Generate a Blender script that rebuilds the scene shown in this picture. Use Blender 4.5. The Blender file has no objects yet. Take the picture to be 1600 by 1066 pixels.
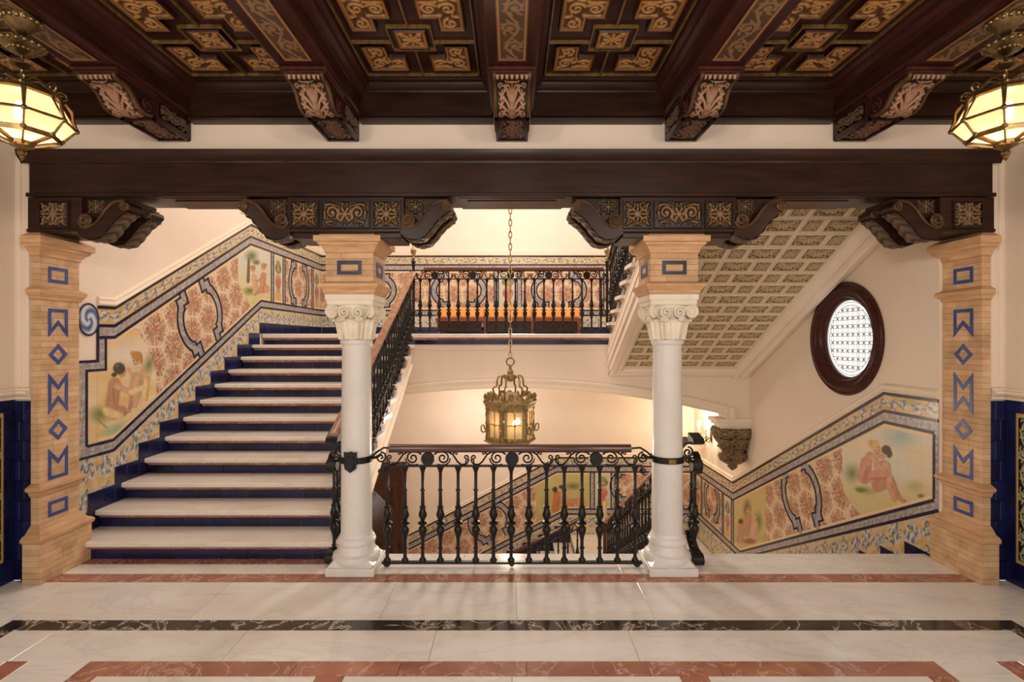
import bpy, math, random
import numpy as np
from mathutils import Vector, Matrix
random.seed(7); np.random.seed(7)
PI = math.pi
scn = bpy.context.scene
COL = scn.collection
# ---------------------------------------------------------------- camera
F = 820.0; H = 1.8; CX = 800.0; CY = 533.0
cam = bpy.data.cameras.new('camera'); cam.sensor_width = 36.0; cam.lens = 36.0*F/1600.0; cam.clip_end = 60
camo = bpy.data.objects.new('camera', cam); COL.objects.link(camo)
camo.location = (0, 0, H); camo.rotation_euler = (PI/2, 0, 0)
scn.camera = camo
# ---------------------------------------------------------------- world, view
w = bpy.data.worlds.new('world'); scn.world = w; w.use_nodes = True
w.node_tree.nodes['Background'].inputs[0].default_value = (1.0, .95, .90, 1)
w.node_tree.nodes['Background'].inputs[1].default_value = 1.0
vs = scn.view_settings
vs.view_transform = 'Standard'; vs.look = 'None'; vs.gamma = 1; vs.use_curve_mapping = False
vs.exposure = 0.16
# ---------------------------------------------------------------- lamps of the hall and the stairwell (out of view)
def lamp(name, loc, power, col=(1, .84, .66), r=.12):
    l = bpy.data.lights.new(name, 'POINT'); l.energy = power; l.color = col; l.shadow_soft_size = r
    o = bpy.data.objects.new(name, l); COL.objects.link(o); o.location = loc; return o
WARM = (1, .88, .76)
lamp('stairwell_chandelier_light', (.1, 7.6, 4.35), 165, (1, .95, .89), .22)
lamp('upper_floor_light', (-2.2, 6.0, 5.2), 48, (1, .95, .89), .3)
lamp('hall_lamp_light', (-1.9, -1.3, 3.2), 120, WARM, .2)
lamp('hall_lamp_light', (1.9, -1.3, 3.2), 120, WARM, .2)
lamp('hall_lamp_light', (0, .2, 2.9), 75, WARM, .25)
lamp('lower_landing_light', (-.6, 8.9, .55), 40, WARM, .15)
# ---------------------------------------------------------------- colour and material helpers
def S(r, g, b):
    f = lambda c: (c/255/12.92) if c/255 <= .04045 else ((c/255+.055)/1.055)**2.4
    return (f(r), f(g), f(b))
MATS = {}
class NT:
    def __init__(s, name, rough=.5, metal=0.0):
        m = bpy.data.materials.new(name); m.use_nodes = True; s.m = m; s.t = m.node_tree; s.n = s.t.nodes
        s.b = s.n['Principled BSDF']; s.b.inputs['Roughness'].default_value = rough; s.b.inputs['Metallic'].default_value = metal
        MATS[name] = m
    def add(s, t, **kw):
        n = s.n.new(t)
        for k, v in kw.items():
            if k in n.inputs: n.inputs[k].default_value = v
            else: setattr(n, k, v)
        return n
    def link(s, a, b): s.t.links.new(a, b)
    def coord(s, scale=(1, 1, 1), out='Object'):
        c = s.add('ShaderNodeTexCoord'); mp = s.add('ShaderNodeMapping'); mp.inputs['Scale'].default_value = scale
        s.link(c.outputs[out], mp.inputs['Vector']); return mp.outputs['Vector']
    def noise(s, v, scale, detail=3, rough=.5, dist=0):
        n = s.add('ShaderNodeTexNoise'); n.inputs['Scale'].default_value = scale; n.inputs['Detail'].default_value = detail
        n.inputs['Roughness'].default_value = rough; n.inputs['Distortion'].default_value = dist
        s.link(v, n.inputs['Vector']); return n.outputs['Fac']
    def ramp(s, fac, stops):
        r = s.add('ShaderNodeValToRGB'); e = r.color_ramp.elements
        while len(e) < len(stops): e.new(.5)
        for i, (p, c) in enumerate(stops):
            e[i].position = p; e[i].color = (*c, 1)
        s.link(fac, r.inputs['Fac']); return r.outputs['Color']
    def mix(s, fac, a, b, mode='MIX'):
        n = s.add('ShaderNodeMix', data_type='RGBA', blend_type=mode)
        for k, v in ((0, fac), (6, a), (7, b)):
            if isinstance(v, (int, float)): n.inputs[k].default_value = v
            elif isinstance(v, tuple): n.inputs[k].default_value = (*v, 1)
            else: s.link(v, n.inputs[k])
        return n.outputs[2]
    def bump(s, h, strength=.3, dist=.01):
        n = s.add('ShaderNodeBump'); n.inputs['Strength'].default_value = strength; n.inputs['Distance'].default_value = dist
        s.link(h, n.inputs['Height']); s.link(n.outputs['Normal'], s.b.inputs['Normal'])
    def base(s, c):
        if isinstance(c, tuple): s.b.inputs['Base Color'].default_value = (*c, 1)
        else: s.link(c, s.b.inputs['Base Color'])
    def rnd(s):
        return s.add('ShaderNodeObjectInfo').outputs['Random']
def simple(name, c1, c2, rough, scale=6, metal=0, bump=0, stretch=(1, 1, 1), vary=0, detail=4, bscale=None):
    t = NT(name, rough, metal); v = t.coord(stretch)
    n = t.noise(v, scale, detail); c = t.ramp(n, [(.3, c1), (.7, c2)])
    if vary:
        r = t.ramp(t.rnd(), [(0, (1-vary,)*3), (1, (1+vary,)*3)]); c = t.mix(1.0, c, r, 'MULTIPLY')
    t.base(c)
    if bump: t.bump(t.noise(v, bscale or scale*4, 3), bump, .004)
    return t
simple('plaster', S(236, 218, 200), S(242, 226, 209), .75, 1.2, bump=.06, bscale=60)
simple('plaster_trim', S(240, 222, 200), S(244, 228, 208), .6, 2)
simple('wood_dark', S(38, 23, 18), S(60, 35, 25), .30, 3, stretch=(1, 8, 8), bump=.08)
simple('wood_dark_y', S(44, 22, 19), S(68, 34, 28), .30, 3, stretch=(8, 1, 8), bump=.08)
simple('wood_bronze', S(66, 46, 32), S(104, 76, 50), .34, 6)
simple('wood_plum', S(56, 27, 24), S(78, 40, 34), .30, 3, stretch=(8, 1, 8))
simple('handrail_wood', S(66, 32, 22), S(92, 48, 32), .22, 4, stretch=(1, 6, 6))
simple('handrail_pale', S(136, 94, 76), S(172, 128, 106), .25, 4, stretch=(6, 1, 6))
simple('door_wood', S(62, 34, 22), S(86, 48, 30), .35, 4, stretch=(8, 8, 1))
simple('iron', S(30, 28, 28), S(52, 48, 46), .38, 30, metal=.55, bump=.1)
simple('brass', S(98, 80, 50), S(150, 126, 84), .3, 20, metal=.9)
simple('bronze_pale', S(140, 118, 80), S(196, 172, 124), .38, 25, metal=.75)
simple('gilt', S(112, 86, 48), S(158, 124, 74), .45, 40, metal=.35)
simple('brick', S(198, 158, 118), S(222, 186, 146), .8, 9, bump=.35, vary=.14, bscale=50)
simple('brick_smooth', S(196, 150, 108), S(220, 180, 138), .65, 7, bump=.15, vary=.05, stretch=(1, 1, 6))
simple('mortar', S(140, 108, 80), S(156, 124, 94), .9, 20)
simple('navy_tile', S(15, 17, 46), S(28, 33, 84), .16, 5, vary=.25)
simple('navy_strip', S(24, 21, 46), S(38, 34, 70), .2, 8, vary=.2)
simple('inlay_blue', S(52, 70, 130), S(70, 92, 156), .3, 14, vary=.05)
simple('tile_end', S(96, 88, 92), S(124, 114, 114), .45, 8, vary=.1)
simple('grout', S(150, 140, 128), S(170, 160, 146), .85, 20)
simple('capital_stone', S(234, 222, 200), S(246, 238, 222), .6, 8, bump=.12)
simple('leather', S(222, 142, 70), S(240, 168, 92), .45, 6, bump=.1)
simple('bench_wood', S(96, 50, 34), S(120, 66, 46), .35, 8)
simple('lead', S(52, 56, 66), S(70, 74, 84), .4, 20, metal=.5)
simple('figurine', S(216, 196, 160), S(232, 214, 182), .5, 10)
for k in ('wood_dark', 'wood_dark_y', 'wood_plum', 'wood_bronze'): MATS[k].node_tree.nodes['Principled BSDF'].inputs['Specular IOR Level'].default_value = .22
# marbles
def marble(name, base1, base2, vein, vs_=1.6, vw=.03, rough=.14, vary=.05, stretch=(1, 1, 1), amt=.6):
    t = NT(name, rough); v = t.coord(stretch)
    add = t.add('ShaderNodeVectorMath', operation='ADD'); t.link(v, add.inputs[0])
    sc = t.add('ShaderNodeVectorMath', operation='SCALE'); cmb = t.add('ShaderNodeCombineXYZ')
    r = t.rnd()
    for i in range(3): t.link(r, cmb.inputs[i])
    t.link(cmb.outputs[0], sc.inputs[0]); sc.inputs['Scale'].default_value = 37; t.link(sc.outputs[0], add.inputs[1])
    v = add.outputs[0]
    n1 = t.noise(v, vs_, 5, .6, 1.2); cloud = t.noise(v, vs_*1.3, 4, .6)
    d = t.add('ShaderNodeMath', operation='SUBTRACT'); t.link(n1, d.inputs[0]); d.inputs[1].default_value = .5
    a = t.add('ShaderNodeMath', operation='ABSOLUTE'); t.link(d.outputs[0], a.inputs[0])
    vm = t.ramp(a.outputs[0], [(0, (amt,)*3), (vw, (0, 0, 0))])
    c = t.ramp(cloud, [(.3, base1), (.7, base2)])
    if vary:
        rr = t.ramp(r, [(0, (1-vary,)*3), (1, (1+vary,)*3)]); c = t.mix(1.0, c, rr, 'MULTIPLY')
    c = t.mix(vm, c, vein); t.base(c)
    return t
marble('marble_white', S(230, 225, 220), S(243, 240, 236), S(200, 195, 192), .9, .03, .16, .025, (1, 2.6, 1), .32)
marble('marble_tread', S(234, 225, 214), S(245, 239, 230), S(206, 196, 186), 1.1, .03, .24, .03, (.7, 3, 1), .35)
marble('marble_red', S(150, 94, 76), S(186, 128, 106), S(222, 196, 178), 3.0, .018, .18, .12, (1, 1, 1), .6)
marble('marble_black', S(30, 29, 31), S(74, 64, 56), S(214, 202, 190), 3.0, .02, .13, .15, (1, 1, 1), .85)
marble('marble_column', S(226, 222, 216), S(240, 237, 232), S(216, 212, 208), 2.0, .03, .30, .0, (1, 1, .5), .22)
def glow(name, col, strength):
    t = NT(name, .4); t.base(col); t.b.inputs['Emission Color'].default_value = (*col, 1); t.b.inputs['Emission Strength'].default_value = strength
def lampglass(name):
    t = NT(name, .4); out = t.n['Material Output']; tr = t.add('ShaderNodeBsdfTransparent'); tl = t.add('ShaderNodeBsdfTranslucent'); em = t.add('ShaderNodeEmission'); ad = t.add('ShaderNodeAddShader'); mx = t.add('ShaderNodeMixShader')
    tl.inputs[0].default_value = (*S(176, 144, 104), 1); em.inputs[0].default_value = (*S(255, 218, 160), 1); em.inputs[1].default_value = .20; mx.inputs[0].default_value = .78
    t.link(tl.outputs[0], ad.inputs[0]); t.link(em.outputs[0], ad.inputs[1]); t.link(tr.outputs[0], mx.inputs[1]); t.link(ad.outputs[0], mx.inputs[2]); t.link(mx.outputs[0], out.inputs[0])
lampglass('lamp_glass')
glow('bulb', S(255, 232, 190), 22)
glow('daylight_glass', S(250, 247, 242), .95)
# materials that read the colour attribute (painted tiles, gilded carving)
def painted(name, rough, joints=None, tile=.14):
    t = NT(name, rough); at = t.add('ShaderNodeAttribute', attribute_name='Col'); c = at.outputs['Color']
    if joints:
        cc = t.add('ShaderNodeTexCoord'); sp = t.add('ShaderNodeSeparateXYZ'); t.link(cc.outputs['Object'], sp.inputs[0])
        cb = t.add('ShaderNodeCombineXYZ'); t.link(sp.outputs[0 if joints == 'x' else 1], cb.inputs[0]); t.link(sp.outputs[2], cb.inputs[1])
        bk = t.add('ShaderNodeTexBrick', offset=0.0); t.link(cb.outputs[0], bk.inputs['Vector'])
        for k, v in (('Color1', (1, 1, 1, 1)), ('Color2', (.97, .97, .97, 1)), ('Mortar', (.80, .78, .75, 1)), ('Scale', 1.0), ('Mortar Size', .0016), ('Brick Width', tile), ('Row Height', tile)):
            bk.inputs[k].default_value = v
        c = t.mix(1.0, c, bk.outputs['Color'], 'MULTIPLY')
    t.base(c)
painted('azulejo_side', .2, 'y'); painted('azulejo_front', .2, 'x'); painted('carving', .36); painted('carving_matte', .6)
# ---------------------------------------------------------------- geometry builder
class G:
    def __init__(s): s.v = []; s.f = []
    def add(s, v, f):
        o = len(s.v); s.v += [tuple(p) for p in v]; s.f += [tuple(i+o for i in q) for q in f]; return s
    def box(s, x0, x1, y0, y1, z0, z1):
        return s.add([(x0, y0, z0), (x1, y0, z0), (x1, y1, z0), (x0, y1, z0), (x0, y0, z1), (x1, y0, z1), (x1, y1, z1), (x0, y1, z1)],
                     [(0, 3, 2, 1), (4, 5, 6, 7), (0, 1, 5, 4), (1, 2, 6, 5), (2, 3, 7, 6), (3, 0, 4, 7)])
    def cbox(s, x0, x1, y0, y1, z0, z1, c=.003):
        """box with chamfered edges"""
        vs = []
        for sx in (0, 1):
            for sy in (0, 1):
                for sz in (0, 1):
                    X, Y, Z = (x0, x1)[sx], (y0, y1)[sy], (z0, z1)[sz]
                    a, b, d = (c, -c)[sx], (c, -c)[sy], (c, -c)[sz]
                    vs += [(X, Y+b, Z+d), (X+a, Y, Z+d), (X+a, Y+b, Z)]
        i = lambda sx, sy, sz, k: ((sx*2+sy)*2+sz)*3+k
        fs = []
        for q in (0, 1):
            fs += [(i(q, 0, 0, 0), i(q, 1, 0, 0), i(q, 1, 1, 0), i(q, 0, 1, 0)), (i(0, q, 0, 1), i(1, q, 0, 1), i(1, q, 1, 1), i(0, q, 1, 1)),
                   (i(0, 0, q, 2), i(1, 0, q, 2), i(1, 1, q, 2), i(0, 1, q, 2))]
            for r in (0, 1):
                fs += [(i(q, r, 0, 0), i(q, r, 1, 0), i(q, r, 1, 1), i(q, r, 0, 1)), (i(q, 0, r, 0), i(q, 1, r, 0), i(q, 1, r, 2), i(q, 0, r, 2)),
                       (i(0, q, r, 1), i(1, q, r, 1), i(1, q, r, 2), i(0, q, r, 2))]
                for t in (0, 1): fs.append((i(q, r, t, 0), i(q, r, t, 1), i(q, r, t, 2)))
        return s.add(vs, fs)
    def prism(s, poly, axis, a, b):
        n = len(poly)
        mk = {'x': lambda p, t: (t, p[0], p[1]), 'y': lambda p, t: (p[0], t, p[1]), 'z': lambda p, t: (p[0], p[1], t)}[axis]
        return s.add([mk(p, a) for p in poly]+[mk(p, b) for p in poly],
                     [tuple(range(n)), tuple(range(2*n-1, n-1, -1))]+[(i, i+n, (i+1) % n+n, (i+1) % n) for i in range(n)])
    def lathe(s, prof, n=16, c=(0, 0, 0), rot=0, caps=True, sx=1, sy=1):
        vs = []; fs = []
        for r, z in prof:
            for k in range(n):
                a = rot+2*PI*k/n; vs.append((c[0]+sx*r*math.cos(a), c[1]+sy*r*math.sin(a), c[2]+z))
        m = len(prof)
        for i in range(m-1):
            for k in range(n):
                k2 = (k+1) % n; fs.append((i*n+k, i*n+k2, (i+1)*n+k2, (i+1)*n+k))
        if caps: fs += [tuple(range(n-1, -1, -1)), tuple(range((m-1)*n, m*n))]
        return s.add(vs, fs)
    def tube(s, pts, r, n=6, closed=False):
        P = [Vector(p) for p in pts]; m = len(P)
        R = r if hasattr(r, '__len__') else [r]*m
        vs = []; fs = []; up = None
        for i in range(m):
            if closed: t = P[(i+1) % m]-P[i-1]
            else: t = P[min(i+1, m-1)]-P[max(i-1, 0)]
            t = t.normalized() if t.length > 1e-9 else Vector((0, 0, 1))
            if up is None:
                up = Vector((0, 0, 1)) if abs(t.z) < .9 else Vector((1, 0, 0))
            sd = t.cross(up)
            if sd.length < 1e-6: sd = t.orthogonal()
            sd.normalize(); up = sd.cross(t).normalized()
            for k in range(n):
                a = 2*PI*k/n; vs.append(P[i]+(sd*math.cos(a)+up*math.sin(a))*R[i])
        for i in range(m if closed else m-1):
            j = (i+1) % m
            for k in range(n): fs.append((i*n+k, i*n+(k+1) % n, j*n+(k+1) % n, j*n+k))
        if not closed: fs += [tuple(range(n-1, -1, -1)), tuple(range((m-1)*n, m*n))]
        return s.add(vs, fs)
    def strip(s, pts, wd, th, n1, n2):
        """flat bar of width wd (along n1) and thickness th (along n2) following pts"""
        a = Vector(n1)*wd/2; b = Vector(n2)*th/2; vs = []; fs = []
        for p in pts:
            p = Vector(p); vs += [p-a-b, p+a-b, p+a+b, p-a+b]
        for i in range(len(pts)-1):
            for k in range(4): fs.append((i*4+k, i*4+(k+1) % 4, i*4+4+(k+1) % 4, i*4+4+k))
        m = len(pts)*4-4; fs += [(3, 2, 1, 0), (m, m+1, m+2, m+3)]
        return s.add(vs, fs)
    def grid(s, P):
        ny, nx = P.shape[:2]; o = len(s.v)
        s.v += [tuple(p) for p in P.reshape(-1, 3).tolist()]
        s.f += [(o+j*nx+i, o+j*nx+i+1, o+(j+1)*nx+i+1, o+(j+1)*nx+i) for j in range(ny-1) for i in range(nx-1)]
        return s
    def mesh(s, name, mat, smooth=True, col=None, ang=38):
        me = bpy.data.meshes.new(name); me.from_pydata(s.v, [], s.f); me.materials.append(MATS[mat])
        if col is not None:
            ca = me.color_attributes.new('Col', 'FLOAT_COLOR', 'POINT')
            c = np.ones((len(s.v), 4), np.float32); c[:, :3] = np.asarray(col, np.float32).reshape(-1, 3); ca.data.foreach_set('color', c.ravel())
        if smooth:
            me.polygons.foreach_set('use_smooth', [True]*len(me.polygons)); me.set_sharp_from_angle(angle=math.radians(ang))
        me.update(); return me
def fixn(me):
    import bmesh
    bm = bmesh.new(); bm.from_mesh(me); bmesh.ops.recalc_face_normals(bm, faces=bm.faces); bm.to_mesh(me); bm.free()
def put(name, me, parent=None, loc=None):
    o = bpy.data.objects.new(name, me); COL.objects.link(o)
    if parent is not None:
        o.parent = parent
        base = Vector((0, 0, 0)); p = parent
        while p is not None: base += p.location; p = p.parent
        o.location = Vector(loc if loc else (0, 0, 0))-base
    elif loc: o.location = loc
    return o
def part(name, g, mat, parent, smooth=True, col=None, fix=True, ang=38):
    """mesh given in world coordinates, hung under its thing"""
    me = g.mesh(name, mat, smooth, col, ang)
    if fix: fixn(me)
    return put(name, me, parent)
def thing(name, label, cat, loc=(0, 0, 0), group=None):
    o = bpy.data.objects.new(name, None); COL.objects.link(o); o.location = loc; o.empty_display_size = .1
    o['label'] = label; o['category'] = cat
    if group: o['group'] = group
    return o
def struct(name, g, mat, label, cat, smooth=False):
    o = part(name, g, mat, None, smooth); o['kind'] = 'structure'; o['label'] = label; o['category'] = cat; return o
def W(x, y, D):
    """point seen at pixel x, y of the photograph at its own distance D"""
    return ((x-CX)/F*D, D, H-(y-CY)/F*D)
# ---------------------------------------------------------------- ornament fields (height 0..1)
def spiral(cx, cy, r, turns, a0, d=1, n=40, r1=.08):
    out = []
    for i in range(n+1):
        t = i/n; rr = r*((1-t)**.9*(1-r1)+r1); a = a0+d*turns*2*PI*t
        out.append((cx+rr*math.cos(a), cy+rr*math.sin(a)))
    return out
def field(nx, ny, w, h, strokes, wrapx=False, wrapy=False):
    A = np.zeros((ny, nx)); xs = np.linspace(0, w, nx); ys = np.linspace(0, h, ny)
    dx = w/(nx-1); dy = h/(ny-1)
    for pts, r0, r1 in strokes:
        # resample
        P = []; n = len(pts)
        for i in range(n-1):
            L = math.hypot(pts[i+1][0]-pts[i][0], pts[i+1][1]-pts[i][1]); k = max(1, int(L/(min(r0, r1)*.5+1e-4)))
            for j in range(k): P.append((pts[i][0]+(pts[i+1][0]-pts[i][0])*j/k, pts[i][1]+(pts[i+1][1]-pts[i][1])*j/k))
        P.append(pts[-1]); m = len(P)
        for i, (px, py) in enumerate(P):
            r = r0+(r1-r0)*i/max(1, m-1)
            for ox in ((-w, 0, w) if wrapx else (0,)):
                for oy in ((-h, 0, h) if wrapy else (0,)):
                    qx, qy = px+ox, py+oy
                    i0 = max(0, int((qx-r)/dx)); i1 = min(nx, int((qx+r)/dx)+2); j0 = max(0, int((qy-r)/dy)); j1 = min(ny, int((qy+r)/dy)+2)
                    if i0 >= i1 or j0 >= j1: continue
                    d2 = (xs[None, i0:i1]-qx)**2+(ys[j0:j1, None]-qy)**2
                    hgt = np.sqrt(np.clip(1-d2/(r*r), 0, 1))
                    A[j0:j1, i0:i1] = np.maximum(A[j0:j1, i0:i1], hgt)
    return A
def mirror(st, w): return st+[([(w-x, y) for x, y in p], a, b) for p, a, b in st]
def mirrory(st, h): return st+[([(x, h-y) for x, y in p], a, b) for p, a, b in st]
def leafs(cx, cy, r, n, a0, wd):
    return [([(cx+r*.15*math.cos(a0+2*PI*k/n), cy+r*.15*math.sin(a0+2*PI*k/n)), (cx+r*math.cos(a0+2*PI*k/n), cy+r*math.sin(a0+2*PI*k/n))], wd*.6, wd) for k in range(n)]
def f_rosette(n=44):
    st = leafs(.5, .5, .25, 8, .0, .06)+[([(.5, .5), (.505, .5)], .09, .09)]+leafs(.5, .5, .42, 4, 0, .04)
    for sx in (0, 1):
        for sy in (0, 1):
            X = lambda a: a if sx == 0 else 1-a
            Y = lambda a: a if sy == 0 else 1-a
            sp = [(X(x), Y(y)) for x, y in spiral(.22, .22, .13, 1.2, .6, 1, 20)]
            st += [([(X(.08), Y(.08)), (X(.13), Y(.13))], .05, .05), (sp, .045, .028), ([(X(.40), Y(.06)), (X(.36), Y(.16))], .035, .02), ([(X(.06), Y(.40)), (X(.16), Y(.36))], .035, .02), ([(X(.32), Y(.3)), (X(.12), Y(.46))], .05, .02), ([(X(.3), Y(.32)), (X(.46), Y(.12))], .05, .02)]
    return field(n, n, 1, 1, st)
def f_long(n=44, asp=2.0):
    w = asp; st = leafs(w/2, .5, .25, 6, 0, .08)+[([(w/2, .5), (w/2+.005, .5)], .12, .12)]
    half = [(spiral(w*.22, .55, .27, 1.5, -.6, 1, 36), .075, .045), ([(w*.33, .33), (w*.42, .2), (w*.46, .12)], .07, .03), ([(w*.1, .15), (w*.2, .22), (w*.3, .13)], .06, .03),
            ([(w*.07, .85), (w*.16, .9), (w*.3, .86), (w*.4, .8)], .06, .03), ([(w*.06, .3), (w*.06, .6)], .04, .06), ([(w*.22, .55), (w*.225, .55)], .09, .09), ([(w*.40, .55), (w*.36, .68), (w*.38, .8)], .05, .03), ([(w*.46, .92), (w*.44, .8)], .05, .03), ([(w*.13, .06), (w*.2, .05)], .04, .03), ([(w*.36, .36), (w*.34, .5)], .045, .03), ([(w*.44, .33), (w*.40, .42)], .04, .025), ([(w*.07, .72), (w*.1, .78)], .05, .03)]
    return field(int(n*asp), n, w, 1, st+mirror(half, w))
def f_strip():
    """running scroll, period 2 x 1"""
    st = [([(x/20, .5+.2*math.sin(PI*x/20)) for x in range(41)], .05, .05)]
    for k, (cx, cy, d) in enumerate(((.5, .40, 1), (1.5, .60, -1))):
        st += [(spiral(cx, cy, .27, 1.4, PI*.5*d, d, 36), .07, .045), ([(cx, cy), (cx+.01, cy)], .1, .1)]
        for a in range(7):
            an = a*2*PI/7+.3; st.append(([(cx+.27*math.cos(an), cy+.27*math.sin(an)), (cx+.42*math.cos(an+.35), cy+.42*math.sin(an+.35))], .06, .03))
    return field(160, 80, 2, 1, st, wrapx=True)
def f_arab():
    """honeycomb net with scrolls and a flower in each cell, period 1 x 1.732: returns net, scroll, flower"""
    hh = 1.732; net = []; sc = []; fl = []
    for ox, oy in ((0, 0), (.5, hh/2)):
        hx = [(ox+.577*math.sin(k*PI/3), oy+.577*math.cos(k*PI/3)) for k in range(7)]; net.append((hx, .028, .028))
        for k in range(6):
            a = k*PI/3+PI/6; c, s_ = math.cos(a), math.sin(a); sp = spiral(.30, .05, .115, 1.5, PI, 1 if k % 2 else -1, 26); sp = sp+[(.30+.02*math.cos(q), .05) for q in (0, 1)]
            sc.append(([(ox+x*c-y*s_, oy+x*s_+y*c) for x, y in sp], .034, .018))
            for p0, p1 in (((.14, -.02), (.22, -.11)), ((.36, -.13), (.44, -.16)), ((.42, .12), (.46, .20)), ((.18, .16), (.26, .22))):
                sc.append(([(ox+x*c-y*s_, oy+x*s_+y*c) for x, y in (p0, p1)], .034, .016))
        fl += leafs(ox, oy, .10, 5, .3, .05)
        for k in (0, 2, 4): fl.append(([(ox+.30*math.cos(k*PI/3+PI/6), oy+.30*math.sin(k*PI/3+PI/6)), (ox+.34*math.cos(k*PI/3+PI/6), oy+.34*math.sin(k*PI/3+PI/6))], .06, .03))
    n_ = 110; m_ = 190
    return field(n_, m_, 1, hh, net, True, True), field(n_, m_, 1, hh, sc, True, True), field(n_, m_, 1, hh, fl, True, True)
ROS = f_rosette(); LONG = f_long(); STRIP = f_strip(); ANET, ASCR, AFLO = f_arab()
def samp(A, u, v):
    """sample a field periodically, u, v in 0..1"""
    ny, nx = A.shape
    x = (np.mod(u, 1)*(nx-1)); y = (np.clip(np.mod(v, 1.0000001), 0, 1)*(ny-1))
    x0 = np.floor(x).astype(int); y0 = np.floor(y).astype(int); x1 = np.minimum(x0+1, nx-1); y1 = np.minimum(y0+1, ny-1); fx = x-x0; fy = y-y0
    return A[y0, x0]*(1-fx)*(1-fy)+A[y0, x1]*fx*(1-fy)+A[y1, x0]*(1-fx)*fy+A[y1, x1]*fx*fy
def lerp(a, b, t):
    t = np.asarray(t)[..., None]; return np.asarray(a)*(1-t)+np.asarray(b)*t
GOLD_LO = S(34, 20, 14); GOLD_HI = S(150, 108, 62); DARK_LO = S(26, 15, 12); DARK_HI = S(112, 84, 58)
def carve(A, lo, hi, pw=1.2): return lerp(np.array(lo), np.array(hi), np.clip(A, 0, 1)**pw)
def relief(name, A, org, ux, uy, nrm, depth, parent, lo, hi, mat='carving', smooth=True):
    """a carved panel: the field A raised along nrm over the rectangle org + ux, uy"""
    ny, nx = A.shape; o = np.array(org, float); ux = np.array(ux, float); uy = np.array(uy, float); n = np.array(nrm, float)
    a = np.linspace(0, 1, nx)[None, :, None]; b = np.linspace(0, 1, ny)[:, None, None]
    g = G().grid(o+a*ux+b*uy+(A*depth)[..., None]*n)
    me = g.mesh(name, mat, smooth, carve(A, lo, hi), 75)
    return put(name, me, parent)
def resize(A, ny, nx):
    v, u = np.meshgrid(np.linspace(0, 1, ny), np.linspace(0, .9999, nx), indexing='ij'); return samp(A, u, v*.9999)
# ================================================================ room shell
R_ = .15887; T_ = .3073; D1 = 4.28            # riser, tread and the first nosing of the stairs
XL = -3.66; XR = 3.5; DB = 10.07; ZL = 12*R_  # stairwell walls, back wall, landing height
HL = -3.753; HR = 3.72                        # side walls of the hall
XS = -1.47; XT = 1.42                         # open strings of the left and right flights
floor = struct('floor', G().box(HL, HR, -3, 3.95, -.25, -.012).box(-3.62, 3.6, 3.95, 4.44, -.25, -.012), 'grout', 'pale marble hall floor with red and black inlaid borders', 'floor')
def slab(x0, x1, y0, y1, mat, nm='marble_slab'):
    g = .0012; part(nm, G().cbox(x0+g, x1-g, y0+g, y1-g, -.012, 0, .0012), 'marble_'+mat, floor, False, fix=True)
def row(xs, y0, y1, mat, nm='marble_slab'):
    for a, b in zip(xs[:-1], xs[1:]): slab(a, b, y0, y1, mat, nm)
row([-3.62, -2.5, -1.42, -.3, .85, 1.95, 2.9, 3.6], 4.055, 4.23, 'white')
row([-3.62, -2.9, -2.2, -1.45], 4.23, 4.44, 'red', 'marble_border')
row([-1.45, -.4, .7, 1.95, 2.9, 3.6], 4.23, 4.44, 'white')
row([-3.7, -3.05, -2.35, -1.6, -.95, -.2, .5, 1.1, 1.7, 2.4, 2.9, 3.65], 3.915, 4.055, 'red', 'marble_border')
slab(HL, -3.7, 3.915, 3.946, 'white'); slab(3.65, HR, 3.915, 3.946, 'white')
row([HL, -3.27, -2.09, -.86, .03, .93, 2.30, 3.2, HR], 3.385, 3.915, 'white')
row([-3.22, -2.5, -1.9, -1.15, -.7, .1, .62, 1.25, 1.75, 2.6, 3.22], 3.265, 3.385, 'black', 'marble_border')
row([-3.1, -2.83, -1.64, -.47, .72, 1.91, 3.1], 2.95, 3.265, 'white')
for s in (-1, 1):
    def sl(a, b, y0, y1, m, nm='marble_slab'): slab(min(s*a, s*b), max(s*a, s*b), y0, y1, m, nm)
    for y in (-3, -1.4, .2, 1.8):
        y2 = min(y+1.6, 3.265); y3 = min(y+1.6, 2.95); y4 = min(y+1.6, 2.817)
        sl(3.1, 3.22, y, y2 if y < 1.8 else 3.265, 'black', 'marble_border'); sl(3.22, -HL if s < 0 else HR, y, y2 if y < 1.8 else 3.385, 'white')
        sl(2.84, 3.1, y, y3 if y < 1.8 else 2.95, 'white'); sl(2.71, 2.84, y, y3 if y < 1.8 else 2.95, 'red', 'marble_border')
        sl(2.37, 2.71, y, y3 if y < 1.8 else 2.95, 'white'); sl(2.23, 2.37, y, y4 if y < 1.8 else 2.817, 'red', 'marble_border')
        sl(1.05, 2.23, y, y4 if y < 1.8 else 2.817, 'white'); sl(.90, 1.05, y, y4 if y < 1.8 else 2.817, 'red', 'marble_border')
        sl(0, .90, y, y4 if y < 1.8 else 2.817, 'white')
row([-2.37, -1.75, -1.2, -.62, .08, .75, 1.14, 1.8, 2.37], 2.817, 2.95, 'red', 'marble_border')
# walls
wall_l = struct('wall_left', G().box(XL-.25, XL, 4.3, DB, -4.2, 6.3), 'plaster', 'cream stairwell wall rising beside the left flight', 'wall')
wall_b = struct('wall_back', G().box(XL-.25, XR+.25, DB, DB+.25, -4.2, 6.3), 'plaster', 'cream wall behind the landing and the well', 'wall')
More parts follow.
